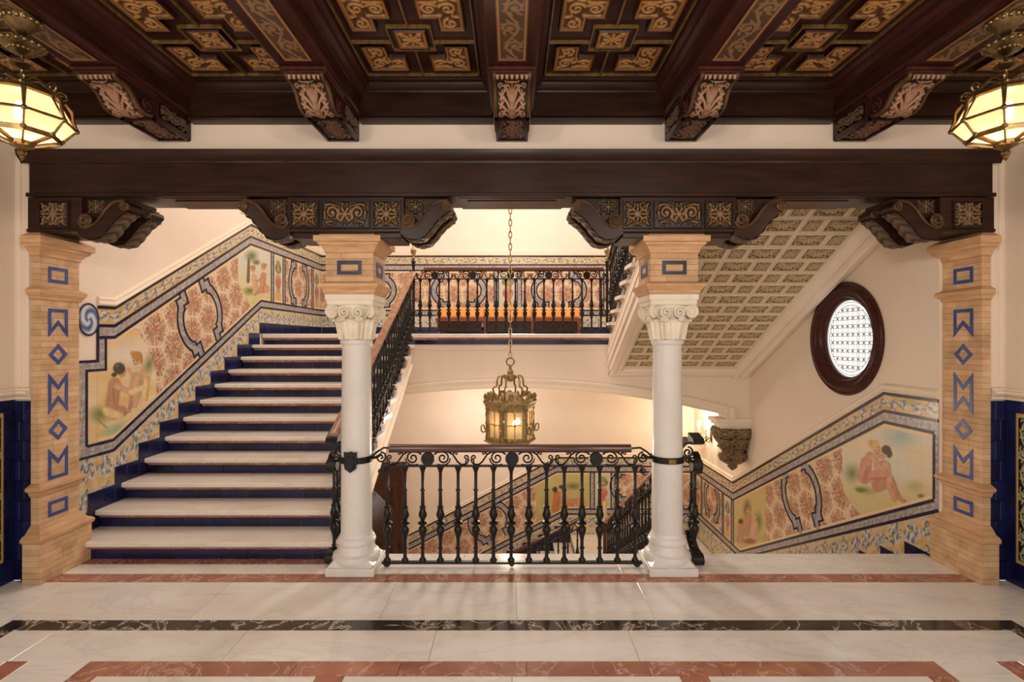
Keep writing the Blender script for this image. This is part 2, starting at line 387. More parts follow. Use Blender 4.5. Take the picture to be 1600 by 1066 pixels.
# right wall with a round opening
OCY, OCZ, OCR = 5.52, 1.825, .50
g = G(); ring = []; y0, y1, z0, z1 = 4.3, DB, -4.2, 6.3
angs = sorted([2*PI*k/64 for k in range(64)]+[math.atan2(b-OCZ, a-OCY) % (2*PI) for a in (y0, y1) for b in (z0, z1)])
for x in (XR, XR+.25):
    for a in angs:
        c, s_ = math.cos(a), math.sin(a); t = min((y1-OCY)/c if c > 1e-9 else 1e9, (y0-OCY)/c if c < -1e-9 else 1e9, (z1-OCZ)/s_ if s_ > 1e-9 else 1e9, (z0-OCZ)/s_ if s_ < -1e-9 else 1e9)
        ring += [(x, OCY+OCR*c, OCZ+OCR*s_), (x, OCY+t*c, OCZ+t*s_)]
n = len(angs); fs = []
for k in range(n):
    a, b = 2*k, 2*((k+1) % n); o = 2*n
    fs += [(a, a+1, b+1, b), (o+a, o+b, o+b+1, o+a+1), (a, b, o+b, o+a), (a+1, o+a+1, o+b+1, b+1)]
g.add(ring, fs)
wall_r = struct('wall_right', g, 'plaster', 'cream stairwell wall with the round window', 'wall')
struct('wall_front', G().box(-4.1, 4.0, 3.98, 4.30, 3.18, 6.3), 'plaster', 'cream strip of wall between the lintel and the ceiling', 'wall')
struct('ceiling_stairwell', G().box(XL-.2, XR+.2, 4.0, DB+.2, 6.3, 6.5), 'plaster', 'plain cream ceiling high over the stairwell', 'ceiling')
hall_l = struct('wall_hall_left', G().box(HL-.25, HL, -3, 4.3, 0, 3.75).box(HL, -3.615, 3.965, 4.3, 0, 3.2), 'plaster', 'cream side wall of the hall left of the brick pier', 'wall')
hall_r = struct('wall_hall_right', G().box(HR, HR+.25, -3, 4.3, 0, 3.75).box(3.60, HR, 3.965, 4.3, 0, 3.2), 'plaster', 'cream side wall of the hall right of the brick pier', 'wall')
def moulding(name, path, prof, parent, mat='plaster_trim', smooth=True):
    """profile of (along b1, along b2) pairs carried along points given as (p, b1, b2)"""
    g = G(); vs = []; n = len(prof)
    for p, b1, b2 in path:
        p, b1, b2 = Vector(p), Vector(b1), Vector(b2); vs += [p+b1*a+b2*b for a, b in prof]
    fs = [(i*n+k, i*n+(k+1) % n, (i+1)*n+(k+1) % n, (i+1)*n+k) for i in range(len(path)-1) for k in range(n)]
    m = (len(path)-1)*n; fs += [tuple(range(n-1, -1, -1)), tuple(range(m, m+n))]
    return part(name, g.add(vs, fs), mat, parent, smooth, ang=30)
CAP = [(0, 0), (.02, 0), (.025, .02), (.055, .035), (.065, .05), (.06, .065), (.035, .07), (.03, .085), (0, .09)]
for s, wl, xw, xi in ((1, hall_l, HL, -3.615), (-1, hall_r, HR, 3.60)):
    up = (0, 0, 1)
    moulding('dado_cap', [((xw, -3, 1.36), (s, 0, 0), up), ((xw, 3.965, 1.36), (s, -1, 0), up), ((xi, 3.965, 1.36), (0, -1, 0), up)], CAP, wl)
    # navy glazed tiles on the return beside the pier
    zz = 0.0; k = 0
    while zz < 1.34:
        h = min(.15, 1.36-zz); xs = [xw, xw+s*.048, xi] if k % 2 else [xw, xw+s*.085, xi]
        for a, b in zip(xs[:-1], xs[1:]):
            part('glazed_tile', G().cbox(min(a, b)+.001, max(a, b)-.001, 3.945, 3.966, zz+.001, zz+h-.001, .003), 'navy_tile', wl, False)
        zz += h; k += 1
    # navy and framed painted tiles on the side wall
    for j, yy in enumerate(np.arange(3.0, 3.95, .157)):
        for zt, hh in ((0, .17), (1.27, .09)):
            part('glazed_tile', G().cbox(min(xw, xw+s*.014), max(xw, xw+s*.014), yy+.001, min(yy+.157, 3.944)-.001, zt+.001, zt+hh-.001, .003), 'navy_tile', wl, False)
    part('glazed_tile', G().cbox(min(xw, xw+s*.014), max(xw, xw+s*.014), 3.86, 3.944, .171, 1.269, .003), 'navy_tile', wl, False)
    uu, zz_ = np.meshgrid(np.arange(2.7, 3.861, .006), np.arange(.171, 1.27, .006)); e = np.minimum(np.minimum(3.86-uu, zz_-.171), 1.27-zz_)
    orn = samp(STRIP, np.where(3.86-uu < .12, zz_/.3, uu/.3), e/.12)
    cl = lerp(np.array(S(24, 26, 40)), np.array(S(92, 150, 158)), np.clip(orn*1.3, 0, 1)); cl = lerp(cl, np.array(S(206, 176, 96)), (orn > .75)*.8)
    inner = lerp(np.array(S(186, 172, 120)), np.array(S(60, 96, 110)), np.clip(samp(ASCR, uu/.5, zz_/.5)*1.3, 0, 1))
    cl = np.where((e > .13)[..., None], inner, cl); cl = np.where(((e < .02) | ((e > .115) & (e < .13)))[..., None], np.array(S(204, 164, 78)), cl)
    part('painted_tile_panel', G().grid(np.stack([uu*0+xw+s*.012, uu, zz_], -1)), 'azulejo_side', wl, False, cl, fix=False)
    # flat plaster strips of the corner
    for xo, wd in ((.03, .02), (.085, .03)):
        xa = xw+s*xo; part('plaster_strip', G().cbox(min(xa, xa+s*wd), max(xa, xa+s*wd), 3.95, 3.97, 1.45, 3.19, .004), 'plaster_trim', wl, False)
# ================================================================ painted tile dados of the stairwell
def vn(x, y, sc, seed=0):
    rs = np.random.RandomState(seed); o = 0
    for k in range(6):
        a = rs.uniform(0, 2*PI); fr = sc*rs.uniform(.6, 1.9); o = o+np.sin(fr*(x*math.cos(a)+y*math.sin(a))+rs.uniform(0, 6))
    return np.clip(.5+o/7, 0, 1)
NAVY, BLUE, PALE = np.array(S(38, 40, 84)), np.array(S(70, 96, 150)), np.array(S(224, 224, 222))
def c_gold(u, v, per=.30, sc=.14):
    h = samp(STRIP, u/per, np.clip(v, .02, .98)); h2 = samp(STRIP, u/(per*.61)+.37, np.clip(1-v, .02, .98)); n1 = vn(u, v*sc, 22, 1); n2 = vn(u, v*sc, 80, 2); n3 = vn(u, v*sc, 150, 3)
    c = lerp(np.array(S(202, 164, 92)), np.array(S(222, 192, 136)), n1)
    fol = lerp(lerp(np.array(S(92, 112, 150)), np.array(S(120, 132, 104)), (n1 > .62)*.8), np.array(S(216, 214, 206)), np.clip((n2-.40)*3.5, 0, 1))
    c = lerp(c, np.array(S(196, 190, 170)), np.clip((h2-.3)*2, 0, .6)); c = lerp(c, fol, np.clip((h-.10)*2.5, 0, .92)); return lerp(c, np.array(S(72, 80, 116)), np.clip((.16-np.abs(h-.2))*5, 0, .55)*(n3 > .42))
def c_grey(u, v):
    h = samp(STRIP, u/.13, np.clip(v, .02, .98)); n = vn(u*1.0, v*.08, 120, 5); n2 = vn(u, v*.08, 60, 6)
    c = lerp(np.array(S(158, 154, 158)), np.array(S(196, 190, 182)), n); c = lerp(c, np.array(S(92, 96, 128)), np.clip((h-.25)*2, 0, .7)*(n2 > .4))
    return lerp(c, np.array(S(190, 164, 112)), (n2 > .68)*.5)
def c_acan(u, v):
    v = v*1.6; h = samp(STRIP, u/.40, np.mod(v, 1)*.98+.01); h2 = samp(STRIP, u/.23+.3, np.mod(v*1.7+.4, 1)*.98+.01); n = vn(u, v*.25, 36, 8); n2 = vn(u, v*.25, 110, 9); n3 = vn(u, v*.25, 60, 10)
    c = lerp(np.array(S(208, 168, 96)), np.array(S(226, 200, 150)), n)
    fol = lerp(np.array(S(92, 114, 160)), np.array(S(220, 220, 216)), np.clip((n2-.38)*3.5, 0, 1)); fol = lerp(fol, np.array(S(128, 136, 92)), (n3 > .66)*.7)
    c = lerp(c, np.array(S(210, 206, 194)), np.clip((h2-.25)*2, 0, .8)); c = lerp(c, np.array(S(98, 116, 156)), np.clip(.5-np.abs(h2-.35)*4, 0, .5)*(n2 > .4)); return lerp(c, fol, np.clip((h-.05)*2.6, 0, .95))
def c_arab(s, t):
    u, v = s/.36, t/.36/1.732+.25; net, sc, fl = samp(ANET, u, v), samp(ASCR, u, v), samp(AFLO, u, v); n = vn(s, t, 30, 11); n2 = vn(s, t, 95, 12)
    c = lerp(np.array(S(216, 184, 154)), np.array(S(226, 200, 168)), n); c = lerp(c, np.array(S(190, 146, 120)), (n2 > .6)*.45)
    c = lerp(c, np.array(S(150, 98, 78)), np.clip(sc*1.3-.1, 0, .68)); c = lerp(c, np.array(S(168, 78, 62)), np.clip(fl*1.4-.1, 0, .7))
    return lerp(c, np.array(S(232, 212, 184)), np.clip(net*1.6, 0, 1))
def c_vase(q, v):
    """flower vase: q across -1..1, v up 0..1"""
    c = lerp(np.array(S(196, 198, 190)), np.array(S(214, 206, 178)), v); n = vn(q, v*5, 5, 13)
    def bl(c, v0, rv, rq, col):
        d = (q/rq)**2+((v-v0)/rv)**2; return lerp(c, np.array(col), np.clip((1-d)*4, 0, 1)*(.75+.25*n))
    c = bl(c, .13, .13, .65, S(222, 166, 66)); c = bl(c, .27, .08, .35, S(206, 120, 60)); c = bl(c, .43, .15, .62, S(196, 102, 84)); c = bl(c, .56, .05, .4, S(210, 150, 90))
    c = bl(c, .72, .12, .7, S(104, 122, 78)); c = bl(c, .82, .08, .5, S(150, 150, 96)); return bl(c, .70, .05, .3, S(206, 150, 110))
def c_scene(px, py, bg, shapes):
    """flat painting on the tiles, laid down shape over shape"""
    c = bg(px, py); n = vn(px, py, .5, 21)
    for sh in shapes:
        if sh[0] == 'c':
            _, x1, y1, r1, x2, y2, r2, col = sh; L2 = (x2-x1)**2+(y2-y1)**2+1e-9
            t = np.clip(((px-x1)*(x2-x1)+(py-y1)*(y2-y1))/L2, 0, 1); r = r1+(r2-r1)*t
            e = np.hypot(px-x1-t*(x2-x1), py-y1-t*(y2-y1))/r; sd = (px-x1-t*(x2-x1))/r
        else:
            _, x, y, rx, ry, a, col = sh[:7]; ca, sa = math.cos(a), math.sin(a); dx, dy = px-x, py-y
            ex, ey = (dx*ca+dy*sa)/rx, (-dx*sa+dy*ca)/ry; e = np.hypot(ex, ey); sd = ex
        soft = sh[7] if sh[0] == 'e' and len(sh) > 7 else 4.0
        k = np.clip((1-e)*soft, 0, 1); tone = 1.10-.20*np.clip(e, 0, 1)**2-.22*np.clip((e-.80)*5, 0, 1)-.10*sd+.16*(n-.5)+.10*(vn(px, py, 1.3, 23)-.5)
        c = lerp(c, np.clip(np.array(col)*tone[..., None], 0, 1), k)
    return c
def offs(pts, d):
    out = []; n = len(pts)
    for i in range(n):
        a = np.array(pts[max(i-1, 0)]); b = np.array(pts[i]); c = np.array(pts[min(i+1, n-1)])
        t1 = (b-a)/(np.linalg.norm(b-a)+1e-12) if i > 0 else (c-b)/np.linalg.norm(c-b); t2 = (c-b)/(np.linalg.norm(c-b)+1e-12) if i < n-1 else t1
        n1 = np.array((-t1[1], t1[0])); n2 = np.array((-t2[1], t2[0])); m = n1+n2; L = m.dot(m)
        m = m*(2/L) if L > .25 else n1
        out.append(tuple(b+m*d))
    return out
def cart_path(sx, hh, k=1.0, wide=1.0):
    a0 = math.atan2(.235, .29); P = [(.20, .40), (.20, .30), (.29, .30), (.29, .235)]
    P += [(.395*math.cos(a), .37*math.sin(a)) for a in np.linspace(a0*.92, -a0*.92, 15)]+[(.29, -.235), (.29, -.30), (.20, -.30), (.20, -.40)]
    q = hh/.40; return [(sx*x*q*wide, y*q) for x, y in P]
def pathdist(s, t, P):
    d = np.full(s.shape, 1e9)
    for (ax, ay), (bx, by) in zip(P[:-1], P[1:]):
        L2 = (bx-ax)**2+(by-ay)**2+1e-12; k = np.clip(((s-ax)*(bx-ax)+(t-ay)*(by-ay))/L2, 0, 1)
        d = np.minimum(d, np.hypot(s-ax-k*(bx-ax), t-ay-k*(by-ay)))
    return d
def dado(wall, Pf, pxf, us, A, Fl, step, mat, m=.524, carts=(), scenes=(), vert=(), vases=(), depth=.42, piece=.24, ends=(None, None), lines=True, notch=None):
    """Pf(u, z, o): wall point; A, Fl: the top and the lower rule as (u, z) polylines; carts: (u, z, angle, half height, wide)"""
    Au, Az = zip(*A); Fu, Fz = zip(*Fl); ia = lambda u: np.interp(u, Au, Az); iF = lambda u: np.interp(u, Fu, Fz)
    nu = int((us[1]-us[0])/step)+1; nv = int((np.mean(Az)-np.mean(Fz)+depth)/step)+1
    u1 = np.linspace(us[0], us[1], nu); V, U = np.meshgrid(np.linspace(0, 1, nv), u1, indexing='ij')
    top = ia(U); bot = iF(U)-depth; Z = bot+(top-bot)*V; a = top-Z; f = Z-iF(U)
    th = math.atan(m); slope = (np.gradient(ia(u1), u1))[None, :]+U*0; cs = 1/np.sqrt(1+slope**2)
    Scoord = np.concatenate([[0], np.cumsum(np.hypot(np.diff(u1), np.diff(ia(u1))))])[None, :]+U*0
    px, py = pxf(U, Z)
    mid = (ia(U)+iF(U))/2; T = (Z-mid)*cs; Sx = Scoord
    C = c_arab(Sx+(Z-mid)*slope*cs, T)
    for mask, bg, shapes in scenes:
        k = mask(px, py, U, Z); C = np.where(k[..., None], c_scene(px, py, bg, shapes), C)
    zlo = iF(U)+.117; zhi = ia(U)-.292
    for u0, u1_ in vases:
        k = (U > u0) & (U < u1_); C = np.where(k[..., None], c_vase((U-(u0+u1_)/2)/((u1_-u0)/2), (Z-zlo)/(zhi-zlo)), C)
    edge = np.minimum(Z-zlo, zhi-Z); C = np.where((edge < .035)[..., None], np.array(S(234, 206, 160)), C)
    for u0, u1_ in vert:
        k = (U > u0) & (U < u1_); C = np.where(k[..., None], c_grey(Z, (U-u0)/(u1_-u0)), C)
    cp = []
    for (uc, zc, an, hh, wide) in carts:
        ca, sa = math.cos(an), math.sin(an); s = (U-uc)*ca+(Z-zc)*sa; t = -(U-uc)*sa+(Z-zc)*ca
        for sx in (-1, 1):
            P = cart_path(sx, hh, 1, wide); d = pathdist(s, t, P); C = np.where((d < .042)[..., None], c_grey(s+t, .5+d*6), C)
            C = np.where(((d > .062) & (d < .075))[..., None], np.array(S(236, 206, 150)), C)
            for o in (-.052, .052):
                cp.append([(uc+x*ca-y*sa, zc+x*sa+y*ca) for x, y in offs(P, o)])
    for e, sg in ((ends[0], 1), (ends[1], -1)):
        if e is not None:
            k = (U-e)*sg < .075; C = np.where(k[..., None], c_grey(Z, (U-e)/.08), C)
    C = np.where((a < .292)[..., None], c_grey(Sx, (a-.187)/.083), C); C = np.where((a < .187)[..., None], c_gold(Sx, (a-.025)/.14), C)
    C = np.where((f < .117)[..., None], c_grey(Sx, (f-.022)/.073), C); C = np.where((f < .01)[..., None], c_acan(Sx, np.clip(-f/.40, 0, 1)), C)
    if notch is not None: C = notch(U, Z, C)
    X, Y, ZZ = Pf(U, Z, .006)
    part('painted_tile_panel', G().grid(np.stack([X+0*U, Y+0*U, ZZ], -1)), mat, wall, False, C, fix=False)
    def rule(poly, w=.027, nm='tile_rule', pc=piece):
        for (ua, za), (ub, zb) in zip(poly[:-1], poly[1:]):
            L = math.hypot(ub-ua, zb-za); k = max(1, int(round(L/pc))); tu, tz = (ub-ua)/L, (zb-za)/L; nx_, nz_ = -tz*w/2, tu*w/2; gp = .0012
            for i in range(k):
                q = [(ua+(ub-ua)*i/k+tu*gp, za+(zb-za)*i/k+tz*gp), (ua+(ub-ua)*(i+1)/k-tu*gp, za+(zb-za)*(i+1)/k-tz*gp)]
                pts = [(q[0][0]-nx_, q[0][1]-nz_), (q[1][0]-nx_, q[1][1]-nz_), (q[1][0]+nx_, q[1][1]+nz_), (q[0][0]+nx_, q[0][1]+nz_)]
                g = G().add([Pf(u, z, .001) for u, z in pts]+[Pf(u, z, .011) for u, z in pts], [(0, 1, 2, 3), (4, 7, 6, 5), (0, 4, 5, 1), (1, 5, 6, 2), (2, 6, 7, 3), (3, 7, 4, 0)])
                part(nm, g, 'navy_strip', wall, False)
    def clip(poly, a, b):
        us_ = sorted(set([a, b]+[p[0] for p in poly if a < p[0] < b])); pu, pz = zip(*poly); return [(u, float(np.interp(u, pu, pz))) for u in us_]
    sh = lambda poly, d: [(u, z+d) for u, z in poly]
    ua, ub = us; ei = (ends[0]+.075 if ends[0] is not None else ua), (ends[1]-.075 if ends[1] is not None else ub)
    for d, lo, hi in ((-.0125, ua, ub), (-.176, ua, ub), (-.281, ei[0], ei[1])): rule(sh(clip(A, lo, hi), d))
    for d, lo, hi in ((.011, ua, ub), (.106, ei[0], ei[1])): rule(sh(clip(Fl, lo, hi), d))
    vs_ = [u for v in vert for u in v]+[e for e, k in zip(ei, ends) if k is not None]
    for u in vs_: rule([(u, float(iF(u))+.117), (u, float(ia(u))-.292)], .02)
    for P in cp:
        P2 = [p for p in P if iF(p[0])+.085 < p[1] < ia(p[0])-.262]
        g = G(); w = .025; L, Rr = offs(P2, w/2), offs(P2, -w/2); n = len(P2); vs = []
        for o in (.001, .011): vs += [Pf(*p, o) for p in L]+[Pf(*p, o) for p in Rr]
        fs = []
        for i in range(n-1): fs += [(2*n+i, 2*n+i+1, 3*n+i+1, 3*n+i), (i, i+1, 2*n+i+1, 2*n+i), (n+i, 3*n+i, 3*n+i+1, n+i+1)]
        part('cartouche_border', g.add(vs, fs), 'navy_strip', wall, False)
    # plaster moulding over the dado
    pr = [(0, .0), (.018, .004), (.03, .018), (.02, .03), (.016, .05), (.026, .062), (.018, .075), (0, .085)]
    nrm = np.array(Pf(0., 0., 1.))-np.array(Pf(0., 0., 0.)); pa = clip(A, ua, ub)
    moulding('dado_moulding', [(Pf(u, z, 0), tuple(nrm), (0, 0, 1)) for u, z in pa], pr, wall)
    return rule
sk = S
SKIN, SKIN2, HAIRD, HAIRG, GRASS, LEAF, CLOTH, BARK = sk(188, 142, 112), sk(206, 164, 134), sk(84, 72, 62), sk(190, 136, 76), sk(176, 164, 88), sk(112, 124, 74), sk(226, 198, 150), sk(120, 98, 70)
ROSE = sk(206, 150, 130)
def bg1(x, y):
    n = vn(x, y, .12, 31); c = lerp(np.array(S(226, 188, 124)), np.array(S(236, 216, 182)), n); c = lerp(c, np.array(S(196, 190, 120)), np.clip((y-640)/60, 0, .6)*n); return lerp(c, np.array(S(226, 220, 214)), np.clip(1-np.hypot((x-205)/40, (y-555)/40), 0, 1)*.8)
sc1 = [('e', 155, 648, 22, 18, 0, LEAF, 1.0), ('e', 232, 570, 12, 26, .3, LEAF, 1.0), ('e', 176, 672, 34, 10, -.4, sk(158, 178, 140), 1.2), ('e', 217, 600, 20, 34, .2, GRASS, 1.2), ('e', 168, 620, 14, 26, .3, sk(214, 186, 100), 1.2),
       # kneeling figure seen from behind
       ('c', 176, 645, 13, 190, 643, 10, SKIN), ('c', 178, 600, 11, 173, 640, 12, SKIN), ('c', 181, 603, 6, 200, 612, 5, SKIN2), ('c', 200, 612, 4.5, 208, 605, 3.5, SKIN2), ('e', 172, 646, 14, 9, .4, CLOTH), ('c', 163, 640, 5, 186, 650, 7, CLOTH),
       ('e', 190, 582, 7, 9, .3, SKIN2), ('e', 185, 576, 11, 11, .4, HAIRD), ('e', 177, 586, 5, 4, 0, HAIRD),
       # standing figure
       ('c', 212, 590, 9, 209, 612, 8, SKIN2), ('c', 207, 612, 6.5, 204, 632, 4.5, SKIN), ('c', 204, 632, 4, 200, 643, 3, SKIN), ('c', 213, 612, 6.5, 210, 634, 4.5, SKIN2), ('c', 229, 588, 5, 226, 618, 6, CLOTH), ('c', 221, 606, 5, 205, 613, 6, CLOTH), ('c', 222, 580, 4.5, 230, 592, 3.5, SKIN2), ('c', 206, 588, 3.5, 200, 577, 3, SKIN2),
       ('e', 212, 563, 7, 9, .1, SKIN2), ('e', 213, 556, 10, 8, .1, HAIRG), ('e', 220, 563, 3, 7, 0, HAIRG), ('e', 208.5, 564, 1.0, .8, 0, HAIRD), ('e', 213, 564, 1.0, .8, 0, HAIRD), ('e', 209.5, 570, 1.6, .8, 0, sk(160, 80, 66)), ('e', 200, 642, 5, 2.2, .4, SKIN2), ('e', 206, 552, 4, 4, 0, sk(206, 150, 84)), ('e', 182, 571, 5, 4, .3, sk(110, 98, 84)), ('c', 176, 608, 1.2, 177, 632, 1.2, sk(164, 116, 88)), ('c', 166, 636, 1.5, 182, 642, 1.5, sk(198, 166, 118)), ('e', 196, 580, 1.4, 1.8, 0, SKIN2), ('c', 150, 655, 1.5, 165, 668, 1.5, sk(150, 150, 84)), ('c', 232, 590, 2, 228, 625, 3, sk(206, 172, 104))]
def bg2(x, y):
    c = lerp(np.array(S(206, 212, 208)), np.array(S(222, 208, 160)), np.clip((y-385)/70, 0, 1)); return lerp(c, np.array(S(190, 184, 110)), np.clip((y-445)/25, 0, .6)*vn(x, y, .3, 33))
sc2 = [('e', 392, 400, 13, 12, 0, LEAF, 1.3), ('e', 400, 410, 8, 6, 0, LEAF, 1.5), ('c', 388, 405, 2.2, 387, 440, 3.0, BARK), ('e', 390, 455, 14, 9, 0, LEAF, 1.2),
       ('e', 402, 456, 9, 4, 0, CLOTH), ('c', 396, 432, 4.5, 399, 452, 5, SKIN2), ('c', 399, 452, 4, 412, 457, 2.6, SKIN2), ('e', 395, 421, 4.4, 5.4, 0, SKIN2), ('e', 394, 418, 5, 4, 0, HAIRG),
       ('c', 411, 430, 5, 409, 452, 6, SKIN), ('c', 409, 452, 4.5, 398, 460, 2.6, SKIN), ('c', 409, 434, 2.2, 401, 440, 1.6, SKIN), ('e', 411, 418, 4.6, 5.6, 0, SKIN2), ('e', 412, 415, 5, 4.4, 0, HAIRG), ('e', 416, 452, 5, 7, 0, ROSE)]
def bg3(x, y):
    n = vn(x, y, .08, 35); c = lerp(np.array(S(228, 210, 174)), np.array(S(214, 212, 196)), n); c = lerp(c, np.array(S(160, 186, 184)), np.clip(1-np.hypot((x-1408)/36, (y-682)/24), 0, 1)); c = lerp(c, np.array(S(206, 190, 128)), np.clip((y-745)/40, 0, .7)); return c
sc3 = [('e', 1332, 740, 16, 20, 0, LEAF, 1.0), ('e', 1430, 760, 18, 12, 0, sk(170, 172, 110), 1.0), ('e', 1352, 766, 22, 8, .2, sk(150, 150, 86), 1.2), ('e', 1400, 786, 40, 12, .3, sk(208, 188, 116), 1.0),
       ('c', 1354, 722, 10, 1352, 746, 12, ROSE), ('c', 1360, 712, 7, 1350, 742, 10, ROSE), ('c', 1381, 728, 10, 1374, 756, 13, SKIN), ('c', 1374, 760, 11, 1392, 752, 8, SKIN), ('c', 1392, 750, 7.5, 1404, 776, 5, SKIN), ('c', 1404, 776, 4.5, 1421, 789, 3, SKIN),
       ('c', 1386, 728, 7.5, 1392, 756, 6, SKIN2), ('c', 1390, 758, 5.5, 1399, 782, 4, ROSE), ('c', 1366, 744, 10, 1384, 740, 8, ROSE), ('c', 1371, 706, 5, 1369, 730, 4, SKIN2), ('c', 1364, 714, 4.5, 1378, 733, 3.5, SKIN2), ('e', 1421, 788, 5, 2.6, .6, sk(186, 116, 92)),
       ('e', 1371, 702, 7, 8.5, -.2, SKIN2), ('e', 1367, 695, 8.5, 8, -.3, sk(216, 178, 110)), ('e', 1380, 711, 7, 8, .3, SKIN2), ('e', 1386, 703, 9, 8, .6, HAIRD), ('e', 1391, 710, 5, 7, .2, HAIRD), ('e', 1369, 704, 1.1, .8, 0, HAIRD), ('e', 1374, 705, 1.1, .8, 0, HAIRD), ('e', 1372, 709, 1.6, .8, 0, sk(160, 84, 70)), ('e', 1379, 712, 1.1, .8, 0, HAIRD), ('e', 1361, 692, 4, 5, 0, sk(206, 166, 96)), ('c', 1356, 730, 2, 1350, 752, 3, sk(190, 128, 110)), ('c', 1362, 748, 2, 1384, 748, 2, sk(186, 124, 106)), ('e', 1372, 734, 4, 2.6, .4, SKIN2), ('e', 1345, 766, 10, 5, .2, LEAF, 1.6), ('e', 1440, 775, 8, 5, 0, LEAF, 1.4)]
def bg4(x, y):
    n = vn(x, y, .2, 37); return lerp(np.array(S(206, 186, 128)), np.array(S(176, 164, 100)), np.clip((y-800)/60, 0, 1)*n)
sc4 = [('e', 1168, 795, 8, 18, 0, sk(90, 100, 70), 1.3), ('e', 1185, 815, 9, 20, 0, LEAF, 1.2), ('e', 1160, 820, 9, 14, 0, sk(190, 140, 100), 1.6), ('c', 1170, 808, 6, 1166, 832, 7, SKIN), ('e', 1170, 798, 4, 5, 0, SKIN2), ('e', 1170, 795, 4.4, 3.4, 0, HAIRG), ('c', 1180, 818, 6, 1180, 842, 7, SKIN2), ('e', 1180, 808, 4, 5, 0, SKIN2), ('c', 1160, 826, 5, 1157, 844, 6, SKIN), ('e', 1158, 815, 4, 4.6, 0, HAIRD), ('e', 1172, 846, 14, 6, 0, sk(150, 84, 66), 1.6)]
def bg5(x, y):
    n = vn(x, y, .2, 39); return lerp(np.array(S(200, 190, 130)), np.array(S(182, 158, 92)), np.clip((y-745)/50, 0, 1)*n)
sc5 = [('e', 895, 760, 18, 8, 0, LEAF, 1.2), ('c', 870, 772, 6, 868, 796, 7, sk(186, 120, 70)), ('e', 867, 765, 4.6, 5, 0, HAIRD), ('c', 878, 772, 5, 882, 790, 6, SKIN), ('e', 876, 764, 4.2, 5, 0, SKIN2), ('e', 877, 761, 4.6, 3.6, 0, HAIRD), ('c', 882, 786, 6, 904, 782, 5, SKIN), ('c', 904, 782, 4.5, 902, 796, 3, SKIN), ('e', 888, 790, 10, 5, 0, sk(196, 130, 90)), ('c', 890, 770, 2.5, 903, 766, 1.6, SKIN2)]
# ---- left wall
PL = lambda u, z, o: (XL+o, u, z)
pxs = lambda X: (lambda U, Z: (CX+F*X/U, CY+F*(H-Z)/U))
A1 = [(4.631, 2.112), (4.825, 2.115), (7.338, 3.435), (DB, 3.435)]; F1 = [(4.43, .787), (4.81, .787), (7.637, 2.28), (DB, 2.28)]
def notch1(U, Z, C):
    C = np.where(((U < 4.71) & (Z > 1.555) & (np.interp(U, *zip(*A1))-Z > .187))[..., None], c_grey(Z, (U-4.64)/.08), C); return C
dado(wall_l, PL, pxs(XL), (4.631, DB), A1, F1, .0065, 'azulejo_side', carts=[(6.17, 2.085, math.atan(.526), .40, 1.0), (9.01, 2.77, 0, .40, .95)],
     scenes=[(lambda px, py, U, Z: px < 244-((py-600)/60)**2*16, bg1, sc1), (lambda px, py, U, Z: (px > 371+np.clip((py-440)*.5, 0, 30)) & (U < 7.98), bg2, sc2)],
     vert=[(7.96, 8.04), (8.37, 8.45), (9.57, 9.65)], vases=[(8.04, 8.37), (9.65, 9.99)], ends=(None, None), notch=notch1)
U, Z = np.meshgrid(np.arange(4.30, 4.632, .0055), np.arange(.36, 1.632, .0055)); px, py = pxs(XL)(U, Z)
C = c_scene(px, py, bg1, sc1); k = (U < 4.495) | (Z > 1.555); C = np.where(k[..., None], c_grey(np.where(U < 4.495, Z, U), np.where(U < 4.495, (U-4.42)/.08, (Z-1.55)/.08)), C)
C = np.where((Z < .904)[..., None], c_grey(U, (Z-.8)/.1), C); C = np.where((Z < .797)[..., None], c_acan(U, np.clip((.797-Z)/.42, 0, 1)), C)
part('painted_tile_panel', G().grid(np.stack([U*0+XL+.006, U, Z], -1)), 'azulejo_side', wall_l, False, C, fix=False)
def bar(u0, u1, z0, z1): part('tile_rule', G().box(XL+.001, XL+.0115, u0, u1, z0, z1), 'navy_strip', wall_l, False)
bar(4.31, 4.642, 1.612, 1.634); bar(4.620, 4.642, 1.634, 1.95); bar(4.495, 4.73, 1.533, 1.555); bar(4.708, 4.73, 1.555, 1.835); bar(4.495, 4.517, .892, 1.533); bar(4.31, 4.64, .787, .809); bar(4.517, 4.64, .882, .904)
# volute at the start of the dado
U, V = np.meshgrid(np.linspace(0, 2*PI, 40), np.linspace(0, 1, 12)); rr = V*.125
vc = lerp(np.array(S(214, 222, 228)), np.array(S(78, 100, 146)), np.clip(.5+.6*np.sin(U*2.0+V*9)+.3*vn(U, V*8, 4, 3)-.15, 0, 1)); vc = np.where((V > .86)[..., None], NAVY, vc)
vol = part('painted_volute', G().grid(np.stack([U*0+XL+.012, 4.525+rr*.92*np.cos(U), 1.985+rr*1.15*np.sin(U)], -1)), 'azulejo_side', wall_l, False, vc, fix=False)
# ---- right wall
PR = lambda u, z, o: (XR-o, u, z)
A2 = [(4.277, 1.32), (4.927, 1.32), (8.295, -.43), (DB, -.43)]; F2 = [(4.277, .41), (8.03, -1.53), (DB, -1.53)]
dado(wall_r, PR, pxs(XR), (4.30, DB), A2, F2, .0065, 'azulejo_side', m=-.52, carts=[(6.36, -.06, math.atan(-.52), .40, 1.0), (9.18, -.98, 0, .35, .9)],
     scenes=[(lambda px, py, U, Z: px > 1317+np.clip(py-752, 0, 99)**2*.011, bg3, sc3), (lambda px, py, U, Z: (px < 1197) & (U < 8.3), bg4, sc4)],
     vert=[(8.28, 8.36), (8.66, 8.72), (9.64, 9.7)], vases=[(8.36, 8.66), (9.7, 10.0)], ends=(4.27, None))
